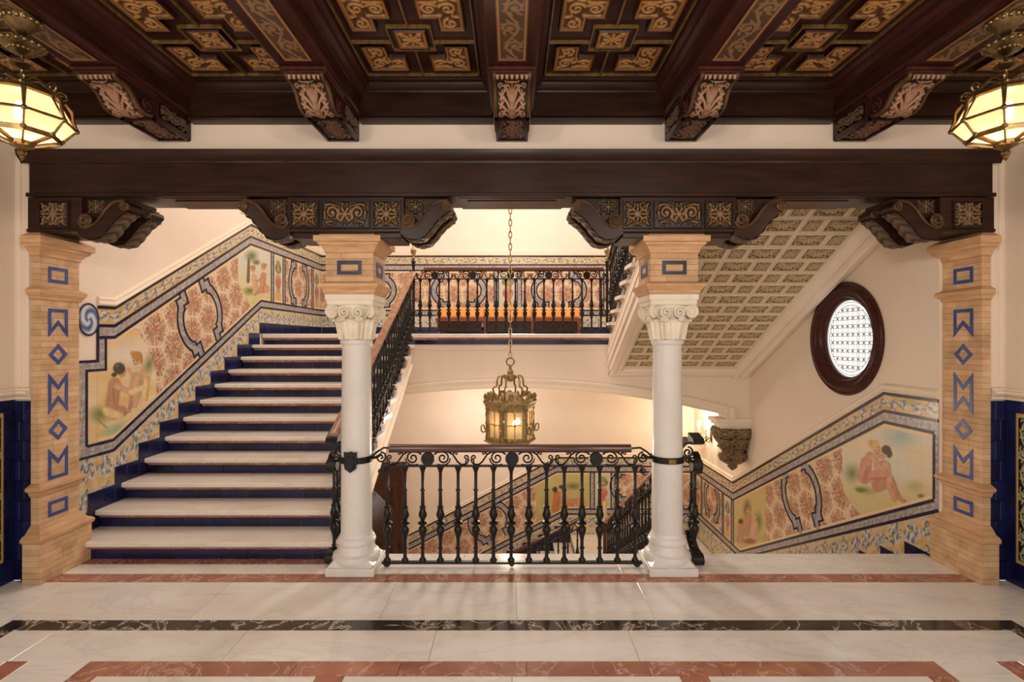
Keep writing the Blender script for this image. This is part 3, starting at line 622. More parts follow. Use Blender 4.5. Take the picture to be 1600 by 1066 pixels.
# ---- back wall, upper landing
PB = lambda u, z, o: (u, DB-o, z)
pxb = lambda U, Z: (CX+F*U/DB, CY+F*(H-Z)/DB)
A3 = [(XL, 3.435), (XR, 3.435)]; F3 = [(XL, 2.28), (XR, 2.28)]
dado(wall_b, PB, pxb, (XL+.01, XR-.01), A3, F3, .010, 'azulejo_front', m=0, carts=[(-2.75, 2.77, 0, .36, 1.35), (-1.02, 2.77, 0, .36, 1.35), (.90, 2.77, 0, .36, 1.35), (2.6, 2.77, 0, .36, 1.35)],
     vert=[(-1.95, -1.87), (-.34, -.26), (.10, .18), (1.68, 1.76)], vases=[(-.26, .10)], ends=(None, None), piece=.3)
# ---- back wall, below the landing
A4 = [(-2.0, -1.93), (.86, -.43), (XR, -.43)]; F4 = [(-2.0, -3.12), (1.05, -1.53), (XR, -1.53)]
dado(wall_b, PB, pxb, (-1.98, XR-.01), A4, F4, .010, 'azulejo_front', m=.524, carts=[(-.42, -1.66, math.atan(.524), .38, 1.0), (2.35, -.98, 0, .35, 1.2)],
     scenes=[(lambda px, py, U, Z: (px > 838) & (U < 1.52), bg5, sc5)], vert=[(1.50, 1.58), (1.90, 1.98), (2.95, 3.03)], vases=[(1.58, 1.90)], piece=.3)
# glazed skirting tiles along the flights
def skirt(wall, x, s, u0, u1, z0, z1):
    part('skirting_tile', G().cbox(min(x, x+s*.014), max(x, x+s*.014), u0+.001, u1-.001, z0+.001, z1-.001, .003), 'navy_tile', wall, False)
for k in range(1, 12):
    d0 = D1+(k-1)*T_-.07
    for j in range(2):
        a, b = d0+j*T_/2, d0+(j+1)*T_/2
        skirt(wall_l, XL, 1, a, b, k*R_, k*R_+.165)
        if j == 0: skirt(wall_l, XL, 1, a, b, k*R_-.16, k*R_)
for j in range(16):
    a = D1+11*T_-.07+j*.157; b = min(a+.157, DB-.01)
    if a < DB-.05: skirt(wall_l, XL, 1, a, b, ZL, ZL+.16)
for k in range(12):
    d0 = 4.36+k*T_
    for j in range(2): skirt(wall_r, XR, -1, d0+j*T_/2, d0+(j+1)*T_/2, -(k+1)*R_, -k*R_+.02)
for j in range(22):
    a = XL+.02+j*.325
    if a < XR-.1: part('skirting_tile', G().cbox(a, min(a+.323, XR-.02), DB-.014, DB-.0, ZL, ZL+.16, .003), 'navy_tile', wall_b, False)
for k in range(9):
    a = 1.12-k*T_; part('skirting_tile', G().cbox(a-T_, a-.002, DB-.014, DB, -12*R_-(k+1)*R_, -12*R_-(k)*R_+.16, .003), 'navy_tile', wall_b, False)
# ================================================================ flights, landing, arch
struct('wall_well', G().box(XL, XR, 4.2, 4.39, -4.2, -.26), 'plaster', 'cream wall of the well under the edge of the hall floor', 'wall')
struct('floor_lower', G().box(XL, XR, 4.4, DB, -3.6, -21*R_), 'marble_tread', 'pale floor at the foot of the lowest flight', 'floor')
NOSE = [(.012, -.044), (.016, -.056), (.034, -.062), (.040, -.074), (.052, -.078), (.075, -.078), (.075, -.044)]
st1 = thing('stair_flight', 'marble flight with navy tiled risers climbing on the left to the landing', 'staircase', (-2.5, 4.4, 0))
body = [(D1+.062, -.2), (D1+.062, R_-.05)]
for k in range(1, 12): body += [(D1+k*T_+.062, k*R_-.046), (D1+k*T_+.062, (k+1)*R_-.05)]
body += [(7.74, 12*R_-.05), (7.74, 12*R_-.5), (D1+.5, -.2)]
part('flight_body', G().prism(body, 'x', XL+.016, XS), 'plaster', st1, False)
for k in range(1, 12):
    d = D1+(k-1)*T_; z = k*R_; x0, x1 = XL+.018, XS+.055
    g = G().prism([(d+T_+.055, z-.044), (d+.004, z-.044), (d-.003, z-.034), (d-.003, z-.010), (d+.006, z), (d+T_+.055, z)], 'x', x0, x1)
    part('tread', g, 'marble_tread', st1, False)
    part('nosing', G().prism([(d+a, z+b) for a, b in NOSE], 'x', x0+.01, x1-.012), 'marble_red', st1, False)
    x = x0-random.uniform(0, .2); xe = XS
    while x < xe-.01:
        a, b = max(x, x0), min(x+.257, xe)
        if b-a > .012: part('riser_tile', G().cbox(a+.002, b-.002, d+.051, d+.0615, z-R_+.001, z-.078, .002), 'navy_tile', st1, False)
        x += .257
    part('riser_end_tile', G().cbox(XS-.002, XS+.010, d+.052, d+.19, z-R_+.002, z-.078, .003), 'tile_end', st1, False)
part('string_bead', G().tube([(XS+.006, D1+.3, -.12+.02), (XS+.006, 7.72, 12*R_-.44)], .016, 8), 'plaster_trim', st1)
# ---- landing
ld = thing('stair_landing', 'marble landing with a navy tiled edge carrying the bench', 'landing', (0, 8.8, ZL-.2))
DL = D1+11*T_
part('landing_slab', G().prism([(DB-.001, ZL-.06), (DL+.004, ZL-.060), (DL-.004, ZL-.05), (DL-.004, ZL-.01), (DL+.006, ZL), (DB-.001, ZL)], 'x', XL+.016, XR-.001), 'marble_tread', ld, False)
part('nosing', G().prism([(DL+a, ZL-.016+b) for a, b in NOSE], 'x', XL+.03, XT+.02), 'marble_red', ld, False)
for j in range(22):
    a = XL+.02+j*.235; b = min(a+.235, XT+.0)
    if a < XT-.02: part('fascia_tile', G().cbox(a+.001, b-.001, DL+.051, DL+.062, ZL-.158, ZL-.094, .002), 'navy_tile', ld, False)
part('landing_body', G().box(XL+.016, XR-.001, DL+.062, DB-.001, ZL-.24, ZL-.06), 'plaster', ld, False)
# ---- arch under the landing
DA = 7.73
ar = thing('landing_arch', 'wide flat plaster arch carrying the landing over the well', 'arch', (0, DA, .7))
zi = lambda x: 1.105-.40*(x/3.14)**2
xs = np.linspace(3.14, -3.3, 41)
part('arch_wall', G().prism([(XL+.016, ZL-.24), (XR-.001, ZL-.24), (XR-.001, .66), (3.14, .66)]+[(x, zi(x)) for x in xs]+[(-3.3, .66), (XL+.016, .66)], 'y', DA, DA+.26), 'plaster', ar, False)
part('arch_face', G().box(XL+.016, XR-.001, DA-.002, DA+.02, ZL-.25, ZL-.16), 'plaster', ar, False)
pr = [(0, 0), (.022, 0), (.03, .02), (.016, .035), (.016, .07), (.03, .085), (.04, .12), (.03, .145), (0, .15)]
pts = []
for x in np.linspace(-3.3, 3.14, 45):
    dz = -.8*x/3.14**2; n = Vector((-dz, 0, 1)).normalized(); pts.append(((x, DA, zi(x)), (0, -1, 0), tuple(n)))
moulding('arch_moulding', pts, pr, ar)
moulding('arch_moulding', [((3.14, DA, .66), (0, -1, 0), (1, 0, 0)), ((3.14, DA, zi(3.14)), (0, -1, 0), (1, 0, 0)), ((3.14, DA, zi(3.14)+.12), (0, -1, 0), (1, 0, 0))], [(a, b) for a, b in pr], ar)
# ---- upper flight on the right with the coffered soffit
st3 = thing('stair_flight', 'upper flight on the right seen from below with a coffered soffit', 'staircase', (2.5, 7.7, ZL))
MS = .53; SZ = 1.31; SD = 7.725
sz = lambda D: SZ+(SD-D)*MS
DU = 7.60; nst = 10
body = [(SD, SZ), (SD, ZL-.05)]
for k in range(1, nst+1): body += [(DU-(k-1)*T_-.06, ZL+(k-1)*R_-.02), (DU-(k-1)*T_-.06, ZL+k*R_-.045)]
body += [(4.32, ZL+nst*R_-.045), (4.32, sz(4.32))]
part('flight_body', G().prism(body, 'x', XT, XR-.001), 'plaster', st3, False)
for k in range(1, nst+1):
    d = DU-(k-1)*T_; z = ZL+k*R_; d2 = max(d-T_-.055, 4.33)
    part('tread', G().prism([(d2, z-.044), (d-.004, z-.044), (d+.003, z-.034), (d+.003, z-.01), (d-.006, z), (d2, z)], 'x', XT-.055, XR-.002), 'marble_tread', st3, False)
    part('nosing', G().prism([(d-a, z+b) for a, b in NOSE], 'x', XT-.043, XR-.01), 'marble_red', st3, False)
    part('riser_end_tile', G().cbox(XT-.010, XT+.002, d-.19, d-.052, z-R_+.002, z-.078, .003), 'tile_end', st3, False)
L_ = math.hypot(1, MS); e1 = Vector((0, -1/L_, MS/L_)); nn = Vector((0, -MS/L_, -1/L_))
RAKE = [(0, 0), (.02, 0), (.028, .03), (.045, .045), (.05, .075), (.035, .09), (.03, .12), (.042, .14), (.03, .165), (.012, .18), (0, .185)]
def sp(x, D, o=0): return Vector((x, D, sz(D)))+nn*o
moulding('soffit_moulding', [(sp(XT, SD), nn, (1, 0, 0)), (sp(XT, 4.32), nn, (1, 0, 0))], RAKE, st3)
moulding('soffit_moulding', [(sp(XR-.002, SD), nn, (-1, 0, 0)), (sp(XR-.002, 4.32), nn, (-1, 0, 0))], [(a*1.6, b*1.5) for a, b in RAKE], st3)
moulding('soffit_moulding', [(sp(XT, SD), nn, e1), (sp(XR-.002, SD), nn, e1)], RAKE, st3)
g = G()
for z0, w, p in ((.10, .035, .02), (.16, .05, .012), (.24, .10, .018), (.40, .03, .012)):
    g.prism([(SD-1e-3, SZ+z0), (4.32, sz(4.32)+z0), (4.32, sz(4.32)+z0+w), (SD-1e-3, SZ+z0+w)], 'x', XT-p, XT)
part('string_moulding', g, 'plaster_trim', st3, False)
def coffer_mesh(w, h, A):
    ny, nx = 34, max(24, int(34*w/h)); xs_, ys_ = np.linspace(-w/2, w/2, nx), np.linspace(-h/2, h/2, ny); X, Y = np.meshgrid(xs_, ys_)
    e = np.minimum(w/2-abs(X), h/2-abs(Y)); fr = np.interp(e, [0, .003, .010, .014, .019, 1], [0, .018, .018, .010, .002, .002])
    ux, vy = (X+w/2-.02)/(w-.04), (Y+h/2-.02)/(h-.04); inn = (e > .019); orn = samp(A, np.clip(ux, 0, .999), np.clip(vy, 0, .999))*inn
    C = np.where(inn[..., None], carve(orn, S(104, 84, 58), S(214, 192, 152), 1.0), np.array(S(232, 212, 180))); C = np.where(((e > .012) & ~inn)[..., None], np.array(S(196, 172, 134)), C)
    return G().grid(np.stack([X, Y, fr+orn*.014], -1)).mesh('coffer', 'carving_matte', True, C, 70)
CM = [coffer_mesh(.172, .185, ROS), coffer_mesh(.305, .185, LONG)]
x0, x1 = XT+.175, XR-.285
for i in range(17):
    D = 7.39-.185*i
    if D < 4.42: break
    x = x0; t = i % 2
    while True:
        wd = (.172, .305)[t]
        if x+wd > x1+.06: break
        o = put('coffer', CM[t], st3); o.parent = st3
        p = sp(x+wd/2, D, .001); o.matrix_local = Matrix.Translation(p-st3.location) @ Matrix((Vector((1, 0, 0)), e1, nn)).transposed().to_4x4()
        x += wd+.028; t = 1-t
# ---- lower flights
st2 = thing('stair_flight', 'flight on the right going down from the hall floor beside the tiled wall', 'staircase', (2.5, 4.5, -12*R_))
body = [(4.40, -.26), (4.40, -.26)]
body = [(4.40, -.7), (4.40, -R_-.04)]
for k in range(1, 12): body += [(4.44+k*T_, -k*R_-.04), (4.44+k*T_, -(k+1)*R_-.04)]
body += [(8.0, -12*R_-.04), (8.0, -12*R_-.6)]
part('flight_body', G().prism(body, 'x', XT, XR-.016), 'plaster', st2, False)
for k in range(1, 12):
    d = 4.44+(k-1)*T_; part('tread', G().cbox(XT-.04, XR-.016, d+.002, d+T_+.03, -k*R_-.044, -k*R_, .004), 'marble_tread', st2, False)
ll = thing('stair_landing', 'lower marble landing between the two flights below the hall', 'landing', (2.3, 9, -12*R_-.2))
part('landing_slab', G().cbox(1.12, XR-.012, 7.82, DB-.015, -12*R_-.06, -12*R_, .004), 'marble_tread', ll, False)
part('landing_body', G().box(1.15, XR-.012, 8.0, DB-.015, -21*R_, -12*R_-.06), 'plaster', ll, False)
st4 = thing('stair_flight', 'lowest flight going down to the left along the tiled back wall', 'staircase', (0, 9, -21*R_))
for k in range(1, 9):
    x = 1.12-(k-1)*T_; z = -12*R_-k*R_
    part('tread', G().cbox(x-T_-.03, x, 8.15, DB-.016, z-.044, z, .004), 'marble_tread', st4, False)
    part('riser_body', G().box(x-T_, x, 8.2, DB-.016, -21*R_, z-.044), 'navy_tile', st4, False)
# ================================================================ columns, imposts, brick piers, lintel and carved bolsters
DC = 4.18
def leaf_grid(w, h, curl, c, ang, r0, tilt, nx=9, ny=13):
    """an acanthus leaf standing on a bell, curling outwards at the tip"""
    P = np.zeros((ny, nx, 3))
    for j in range(ny):
        v = j/(ny-1); wd = w*(math.sin(PI*(.18+.70*v))**.6)*(1+.16*math.cos(v*26)); out = tilt*v+curl*max(0, v-.6)**1.6*6; dz = h*v-max(0, v-.80)*h*1.1
        for i in range(nx):
            u = i/(nx-1)-.5; rr = r0+out+.016*math.cos(u*PI)-.010*abs(math.sin(u*14))+.008*(abs(u) < .1)
            a = ang+u*wd/max(r0, .05); P[j, i] = (c[0]+rr*math.cos(a), c[1]+rr*math.sin(a), c[2]+dz)
    return P
def column(x, label):
    t = thing('marble_column', label, 'column', (x, DC, 0), 'white columns between the bays')
    c = (x, DC, 0); hp = .186
    part('plinth', G().cbox(x-hp, x+hp, DC-hp, DC+hp, 0, .062, .004), 'marble_column', t, False)
    part('base', G().lathe([(.17, .062), (.182, .075), (.186, .10), (.176, .128), (.158, .138), (.150, .15), (.142, .18), (.138, .20), (.146, .206), (.152, .222), (.148, .238), (.140, .246), (.138, .256), (.128, .264), (.122, .29)], 40, c), 'marble_column', t)
    for k in range(4):
        a = PI/4+k*PI/2; part('corner_spur', G().add([(x+.125*math.cos(a-.42), DC+.125*math.sin(a-.42)*1, .13), (x+.125*math.cos(a+.42), DC+.125*math.sin(a+.42), .13), (x+.24*math.cos(a), DC+.24*math.sin(a), .064), (x+.165*math.cos(a), DC+.165*math.sin(a), .125), (x+.178*math.cos(a-.5), DC+.178*math.sin(a-.5), .064), (x+.178*math.cos(a+.5), DC+.178*math.sin(a+.5), .064)],
             [(0, 1, 3), (0, 3, 4), (3, 2, 4), (1, 5, 3), (3, 5, 2)]), 'marble_column', t)
    part('shaft', G().lathe([(.120, .285), (.1195, .6), (.117, 1.1), (.113, 1.5), (.110, 1.765), (.122, 1.775), (.128, 1.79), (.124, 1.805), (.112, 1.812)], 44, c), 'marble_column', t)
    cap = part('capital', G().lathe([(.106, 1.81), (.108, 1.90), (.118, 1.97), (.140, 2.03), (.165, 2.06), (.165, 2.075)], 36, c), 'capital_stone', t)
    for k in range(8):
        part('acanthus_leaf', G().grid(leaf_grid(.105, .20, .028, (x, DC, 1.812), k*PI/4+PI/8, .113, .040)), 'capital_stone', cap, fix=False)
    for k in range(8):
        a = k*PI/4+PI/8; d = Vector((math.cos(a), math.sin(a), 0)); tv = Vector((-d.y, d.x, 0)); o = Vector((x, DC, 1.968))+d*.174
        part('leaf_curl', G().tube([o-tv*.034, o-tv*.026, o, o+tv*.026, o+tv*.034], [.004, .015, .020, .015, .004], 10), 'capital_stone', cap)
        part('leaf_rib', G().tube([Vector((x, DC, 1.82))+d*.128, Vector((x, DC, 1.90))+d*.142, Vector((x, DC, 1.95))+d*.158], [.008, .007, .006], 6), 'capital_stone', cap)
    for k in range(4):
        a = PI/4+k*PI/2; d = Vector((math.cos(a), math.sin(a), 0)); pts = []
        for q in spiral(.0, .0, .050, 1.7, PI*.9, -1, 30, .12): pts.append(Vector((x, DC, 2.025))+d*(.205+q[0])+Vector((0, 0, q[1])))
        st = [Vector((x, DC, 1.93))+d*.115, Vector((x, DC, 1.98))+d*.135, Vector((x, DC, 2.03))+d*.15]
        part('volute', G().tube(st+pts, [.012]*3+[.019]*len(pts), 8).lathe([(.02, -.012), (.024, 0), (.02, .012)], 10, (x+.205*d.x, DC+.205*d.y, 2.025)), 'capital_stone', cap)
        b = k*PI/2; nv = Vector((math.cos(b), math.sin(b), 0)); tv = Vector((-nv.y, nv.x, 0))
        for sg in (-1, 1):
            pts = [Vector((x, DC, 2.02))+nv*.155+tv*(sg*(.052+q[0]))+Vector((0, 0, q[1])) for q in spiral(0, 0, .043, 1.7, PI*.5, sg, 30, .12)]
            part('scroll', G().tube(pts, [.0085]*len(pts), 6), 'capital_stone', cap)
        part('rosette', G().lathe([(.001, -.0), (.018, .004), (.014, .016), (.004, .022)], 10, (x+.15*nv.x, DC+.15*nv.y, 2.05)), 'capital_stone', cap)
    part('abacus', G().cbox(x-.178, x+.178, DC-.178, DC+.178, 2.075, 2.125, .006).cbox(x-.188, x+.188, DC-.188, DC+.188, 2.112, 2.158, .005), 'capital_stone', t, False)
    return t
col_l = column(-1.238, 'white marble column on the left between the stairs and the balustrade'); col_r = column(1.236, 'white marble column on the right of the balustrade')
def sqprof(g, x, y, prof, hy=None):
    """square moulded block from (half width, z) pairs"""
    vs = []
    for r, z in prof: vs += [(x-r, y-r, z), (x+r, y-r, z), (x+r, y+r, z), (x-r, y+r, z)]
    n = len(prof); fs = [(0, 3, 2, 1), (4*n-4, 4*n-3, 4*n-2, 4*n-1)]
    for i in range(n-1):
        for k in range(4): fs.append((4*i+k, 4*i+(k+1) % 4, 4*i+4+(k+1) % 4, 4*i+4+k))
    return g.add(vs, fs)
def frame_inlay(P, outer, inner):
    n = len(outer); g = G(); vs = [P(*p, .0) for p in outer]+[P(*p, .0) for p in inner]+[P(*p, .004) for p in outer]+[P(*p, .004) for p in inner]; fs = []
    for i in range(n):
        j = (i+1) % n; fs += [(2*n+i, 2*n+j, 3*n+j, 3*n+i), (i, j, 2*n+j, 2*n+i), (n+i, 3*n+i, 3*n+j, n+j)]
    return g.add(vs, fs)
def inset(poly, d):
    out = []; n = len(poly)
    ar = sum(poly[i][0]*poly[(i+1) % n][1]-poly[(i+1) % n][0]*poly[i][1] for i in range(n)); sg = 1 if ar > 0 else -1
    for i in range(n):
        a, b, c = np.array(poly[i-1]), np.array(poly[i]), np.array(poly[(i+1) % n]); t1 = (b-a)/np.linalg.norm(b-a); t2 = (c-b)/np.linalg.norm(c-b)
        n1 = np.array((-t1[1], t1[0]))*sg; n2 = np.array((-t2[1], t2[0]))*sg; m = n1+n2; out.append(tuple(b+m*(2*d/m.dot(m))))
    return out
def impost(x, label):
    t = thing('brick_impost', label, 'impost', (x, DC, 2.158), 'brick impost blocks on the columns')
    y = DC; h = .183
    part('base_moulding', sqprof(G(), x, y, [(.185, 2.159), (.195, 2.17), (.198, 2.185), (.222, 2.215), (.226, 2.235), (.200, 2.248), (h, 2.252)]), 'brick_smooth', t, False)
    part('core', G().box(x-h+.004, x+h-.004, y-h+.004, y+h-.004, 2.25, 2.48), 'mortar', t, False)
    for k in range(5):
        z0 = 2.252+k*.0436; q = .061 if k % 2 else -.061
        for sx in (-1, 1):
            a, b = sorted((x+sx*h, x+q))
            part('brick', G().cbox(a+.0008, b-.0008, y-h, y+h, z0+.001, z0+.0428, .0015), 'brick', t, False)
    part('cornice', sqprof(G(), x, y, [(h, 2.47), (.190, 2.476), (.192, 2.49), (.206, 2.515), (.226, 2.532), (.230, 2.545), (.250, 2.55), (.252, 2.592), (.242, 2.597), (.238, 2.605), (.205, 2.61), (.205, 2.614)]), 'brick_smooth', t, False)
    ro = [(-.093, 2.305), (.093, 2.305), (.093, 2.412), (-.093, 2.412)]
    for P in (lambda u, z, o: (x+u, y-h-.001-o, z), lambda u, z, o: (x+h+.001+o, y+u, z), lambda u, z, o: (x-h-.001-o, y+u, z)):
        part('tile_inlay', frame_inlay(P, ro, inset(ro, .027)), 'inlay_blue' if P(0, 0, 0)[1] != DC-h-.001 else 'navy_strip', t, False)
impost(-1.238, 'square brick impost with a blue inlaid oblong on the left column'); impost(1.236, 'square brick impost with a blue inlaid oblong on the right column')
# ---- brick piers at both ends
PF, PBK = 3.936, 4.30
def pier(s, xi, label):
    t = thing('brick_pier', label, 'pilaster', (xi-s*.15, 4.1, 0), 'brick piers with blue inlay')
    xo = xi-s*.066          # s = +1: the left pier, its inner face looks towards +x
    def ring(name, prof):
        vs = []
        for r, z in prof: vs += [(xi+s*r, PF-r, z), (xi+s*r, PBK+r*.6, z), (xo, PBK+r*.6, z), (xo, PF-r, z)]
        n = len(prof); fs = [(0, 1, 2, 3), (4*n-4, 4*n-3, 4*n-2, 4*n-1)]+[(4*i+k, 4*i+(k+1) % 4, 4*i+4+(k+1) % 4, 4*i+4+k) for i in range(n-1) for k in range(4)]
        part(name, G().add(vs, fs), 'brick_smooth', t, False)
    part('core', G().box(min(xo, xi-s*.004), max(xo, xi-s*.004), PF+.004, PBK-.004, .0, 2.5), 'mortar', t, False)
    def courses(z0, z1, r=0.0, n=None):
        n = n or int(round((z1-z0)/.0447)); h = (z1-z0)/n
        for k in range(n):
            cut = [PF-r, 4.06, PBK+r*.6] if k % 2 else [PF-r, 4.165, PBK+r*.6]
            if random.random() < .3: cut = [PF-r, cut[1]-.11, cut[1]+.03, PBK+r*.6]
            for a, b in zip(cut[:-1], cut[1:]):
                e = random.uniform(-.0012, .0012); part('brick', G().cbox(min(xi+s*(r+e), xi-s*.066), max(xi+s*(r+e), xi-s*.066), a+.0008, b-.0008, z0+k*h+.0008, z0+(k+1)*h-.0008, .0015), 'brick', t, False)
    courses(0, .30, .07); ring('base_moulding', [(.072, .30), (.085, .312), (.088, .335), (.07, .35), (.045, .36), (.03, .38), (.012, .40), (0, .413)])
    courses(.413, .624); ring('string_moulding', [(0, .624), (.012, .635), (.02, .66), (.045, .68), (.048, .70), (.02, .715), (0, .725)])
    courses(.725, 2.11); ring('neck_moulding', [(0, 2.11), (.014, 2.118), (.018, 2.135), (.042, 2.16), (.046, 2.185), (.02, 2.2), (0, 2.213)])
    courses(2.213, 2.438); ring('cornice', [(0, 2.438), (.012, 2.445), (.016, 2.465), (.04, 2.49), (.062, 2.503), (.066, 2.52), (.088, 2.525), (.09, 2.575), (.075, 2.58), (.04, 2.60), (.02, 2.61), (.02, 2.614)])
    P = lambda u, z, o: (xi+s*(.0005+o), 4.098+u, z); hw = .088; wd = .026
    sh = [[(-hw, 2.249), (hw, 2.249), (hw, 2.372), (-hw, 2.372)], [(-hw, 1.83), (0, 1.925), (hw, 1.83), (hw, 2.05), (-hw, 2.05)], [(0, 1.612), (hw*.97, 1.695), (0, 1.778), (-hw*.97, 1.695)],
          [(-hw, 1.236), (0, 1.335), (hw, 1.236), (hw, 1.555), (0, 1.456), (-hw, 1.555)], [(0, 1.026), (hw*.97, 1.109), (0, 1.192), (-hw*.97, 1.109)], [(-hw, .735), (hw, .735), (hw, .975), (0, .88), (-hw, .975)], [(-hw, .45), (hw, .45), (hw, .567), (-hw, .567)]]
    for p in sh: part('tile_inlay', frame_inlay(P, p, inset(p, wd)), 'inlay_blue', t, False)
pier(1, -3.545, 'brick pier with blue zigzag and diamond inlay at the foot of the left stairs'); pier(-1, 3.525, 'brick pier with blue zigzag and diamond inlay beside the right tiled wall')
# ---- the lintel
DLF = 3.915
lt = thing('lintel_beam', 'long dark wooden lintel across all three bays', 'beam', (0, 4.1, 2.87))
part('beam', G().box(-3.60, 3.585, DLF, 4.30, 2.89, 3.20), 'wood_dark', lt, False)
moulding('top_moulding', [((-3.60-.06, DLF, 3.125), (-.0, -1, 0), (0, 0, 1)), ((3.585+.06, DLF, 3.125), (0, -1, 0), (0, 0, 1))], [(0, 0), (.008, 0), (.012, .015), (.03, .03), (.045, .05), (.05, .07), (.055, .09), (0, .095)], lt, 'wood_dark')
part('lower_fillet', G().cbox(-3.62, 3.605, DLF-.014, DLF+.02, 2.875, 2.905, .004), 'wood_dark', lt, False)
for a, b in ((-2.63, -1.98), (-.40, .40), (1.97, 2.63)):
    part('soffit_panel', G().box(a, b, DLF+.03, 4.27, 2.872, 2.892), 'wood_dark', lt, False)
    part('soffit_frame', G().box(a+.06, b-.06, DLF+.09, 4.20, 2.864, 2.874), 'wood_plum', lt, False)
# ---- carved bolsters between lintel and supports
def catmull(P, n):
    P = np.array(P, float); Q = np.vstack([2*P[0]-P[1], P, 2*P[-1]-P[-2]]); out = []
    for t in np.linspace(0, len(P)-1-1e-6, n):
        i = int(t); f = t-i; a, b, c, d = Q[i:i+4]; out.append(tuple(.5*((2*b)+(c-a)*f+(2*a-5*b+4*c-d)*f*f+(3*b-a-3*c+d)*f**3)))
    return out
STRAP = [(-.01, 2.690), (.012, 2.655), (.05, 2.646), (.105, 2.672), (.15, 2.722), (.192, 2.782), (.25, 2.832), (.325, 2.846)]
BELLY = [(-.02, 2.600), (.02, 2.570), (.08, 2.556), (.15, 2.574), (.205, 2.632), (.25, 2.690), (.30, 2.735), (.345, 2.765)]
def arm_profile(root, sg):
    """S shaped console from the root (at the block) out to its tip under the lintel: upper then lower edge"""
    return [(root+sg*x, z) for x, z in catmull(STRAP, 25)]+[(root+sg*x, z) for x, z in catmull(BELLY, 25)][::-1]
def bolster(cx, label, left=True, right=True, half=None):
    t = thing('carved_bolster', label, 'bracket', (cx, 4.1, 2.57), 'carved bolsters under the lintel')
    z0, z1 = 2.615, 2.868; y0, y1 = DLF-.012, 4.28
    bl, br = (cx-.43, cx+.43) if half is None else half
    part('block', G().box(bl, br, y0, y1, z0, z1), 'wood_dark', t, False)
    part('foot_fillet', (G().cbox(bl+.02, cx-.21, y0+.03, y1-.02, z0-.045, z0+.004, .006).cbox(cx+.21, br-.02, y0+.03, y1-.02, z0-.045, z0+.004, .006) if half is None else G()).cbox(bl-.008, br+.008, y0-.008, y0+.03, z0-.004, z0+.02, .004), 'wood_dark', t, False)
    pans = [(cx-.40, cx-.21, ROS), (cx-.17, cx+.17, LONG), (cx+.21, cx+.40, ROS)] if half is None else [((bl+br)/2-.1, (bl+br)/2+.1, ROS)]
    for a, b, A in pans:
        h = z1-z0-.07; p = relief('carved_panel', resize(A, 40, int(40*(b-a)/h)), (a, y0-.004, z0+.035), (b-a, 0, 0), (0, 0, h), (0, -1, 0), .024, t, DARK_LO, S(140, 106, 70))
        g = G(); q = .012
        for xa, xb, za, zb in ((a-q, b+q, z0+.035-q, z0+.035), (a-q, b+q, z1-.035, z1-.035+q), (a-q, a, z0+.035, z1-.035), (b, b+q, z0+.035, z1-.035)): g.box(xa, xb, y0-.016, y0, za, zb)
        part('panel_frame', g, 'wood_dark', p, False)
    for sg, on, root in ((-1, left, bl), (1, right, br)):
        if not on: continue
        tip = root+sg*.355
        # solid web between the lintel and the console
        web = [(root, z1), (root, z0+.01)]+[(root+sg*x, z-.02) for x, z in STRAP[2:]]+[(root+sg*.33, z1)]
        part('web', G().prism(web, 'y', y0+.045, y1-.04), 'wood_dark', t, False)
        tri = np.zeros((36, 44)); ros = resize(ROS, 36, 44)
        for ya, yb in ((y0-.012, y0+.135), (y1-.145, y1)):
            prof = arm_profile(root, sg)
            ar_ = part('console', G().prism(prof, 'y', ya, yb), 'wood_dark', t, True, ang=40)
            # leafy carving along the underside
            ny, nx = 30, 16; vv, uu = np.meshgrid(np.linspace(0, 1, ny), np.linspace(0, 1, nx), indexing='ij'); A = np.abs(np.sin(vv*PI*7+np.abs(uu-.5)*4))*(.4+.6*np.cos((uu-.5)*PI))
            lo = prof[25:][::-1]; lx = np.interp(vv, np.linspace(0, 1, 25), [p[0] for p in lo]); lz = np.interp(vv, np.linspace(0, 1, 25), [p[1] for p in lo])
            P = np.stack([lx+sg*.014*A, ya+(yb-ya)*uu, lz-.002-.016*A], -1); put('leaf_carving', G().grid(P).mesh('leaf_carving', 'carving', True, carve(A, DARK_LO, DARK_HI), 80), ar_)
            # volutes
            for cxv, czv, rv, a0, d in ((root+sg*.036, 2.698, .048, -PI/2, sg), (root+sg*.332, 2.800, .034, PI/2, sg)):
                sp_ = [(cxv+(q[0]), yb_, czv+q[1]) for yb_ in (ya-.004,) for q in spiral(0, 0, rv, 1.6, a0, d, 30, .1)]
                part('volute', G().tube(sp_, [.014]*len(sp_), 6).lathe([(rv*.8, 0), (rv*.8, .001)], 16, (0, 0, 0)) if False else G().tube(sp_, [.013]*len(sp_), 6), 'wood_bronze', ar_)
                part('volute_disc', G().tube([(cxv, ya+.002, czv), (cxv, yb, czv)], rv*.95, 18), 'wood_dark', ar_)
            # beads along the console
            for o in (.0,):
                bd = [(p[0], ya-.003, p[1]-.004) for p in prof[:25]]; part('fillet', G().tube(bd, .010, 6), 'wood_bronze', ar_)
        w0, w1 = sorted((root+sg*.015, root+sg*.15)); relief('carved_panel', ros, (w0, y0+.043, z0+.135), (w1-w0, 0, 0), (0, 0, .112), (0, -1, 0), .02, t, DARK_LO, DARK_HI)
    return t
bolster(-1.238, 'carved wooden bolster with scrolled ends over the left column'); bolster(1.236, 'carved wooden bolster with scrolled ends over the right column')
bolster(-3.3, 'half bolster with one scrolled end over the left brick pier', False, True, (-3.60, -3.20)); bolster(3.3, 'half bolster with one scrolled end over the right brick pier', True, False, (3.185, 3.585))
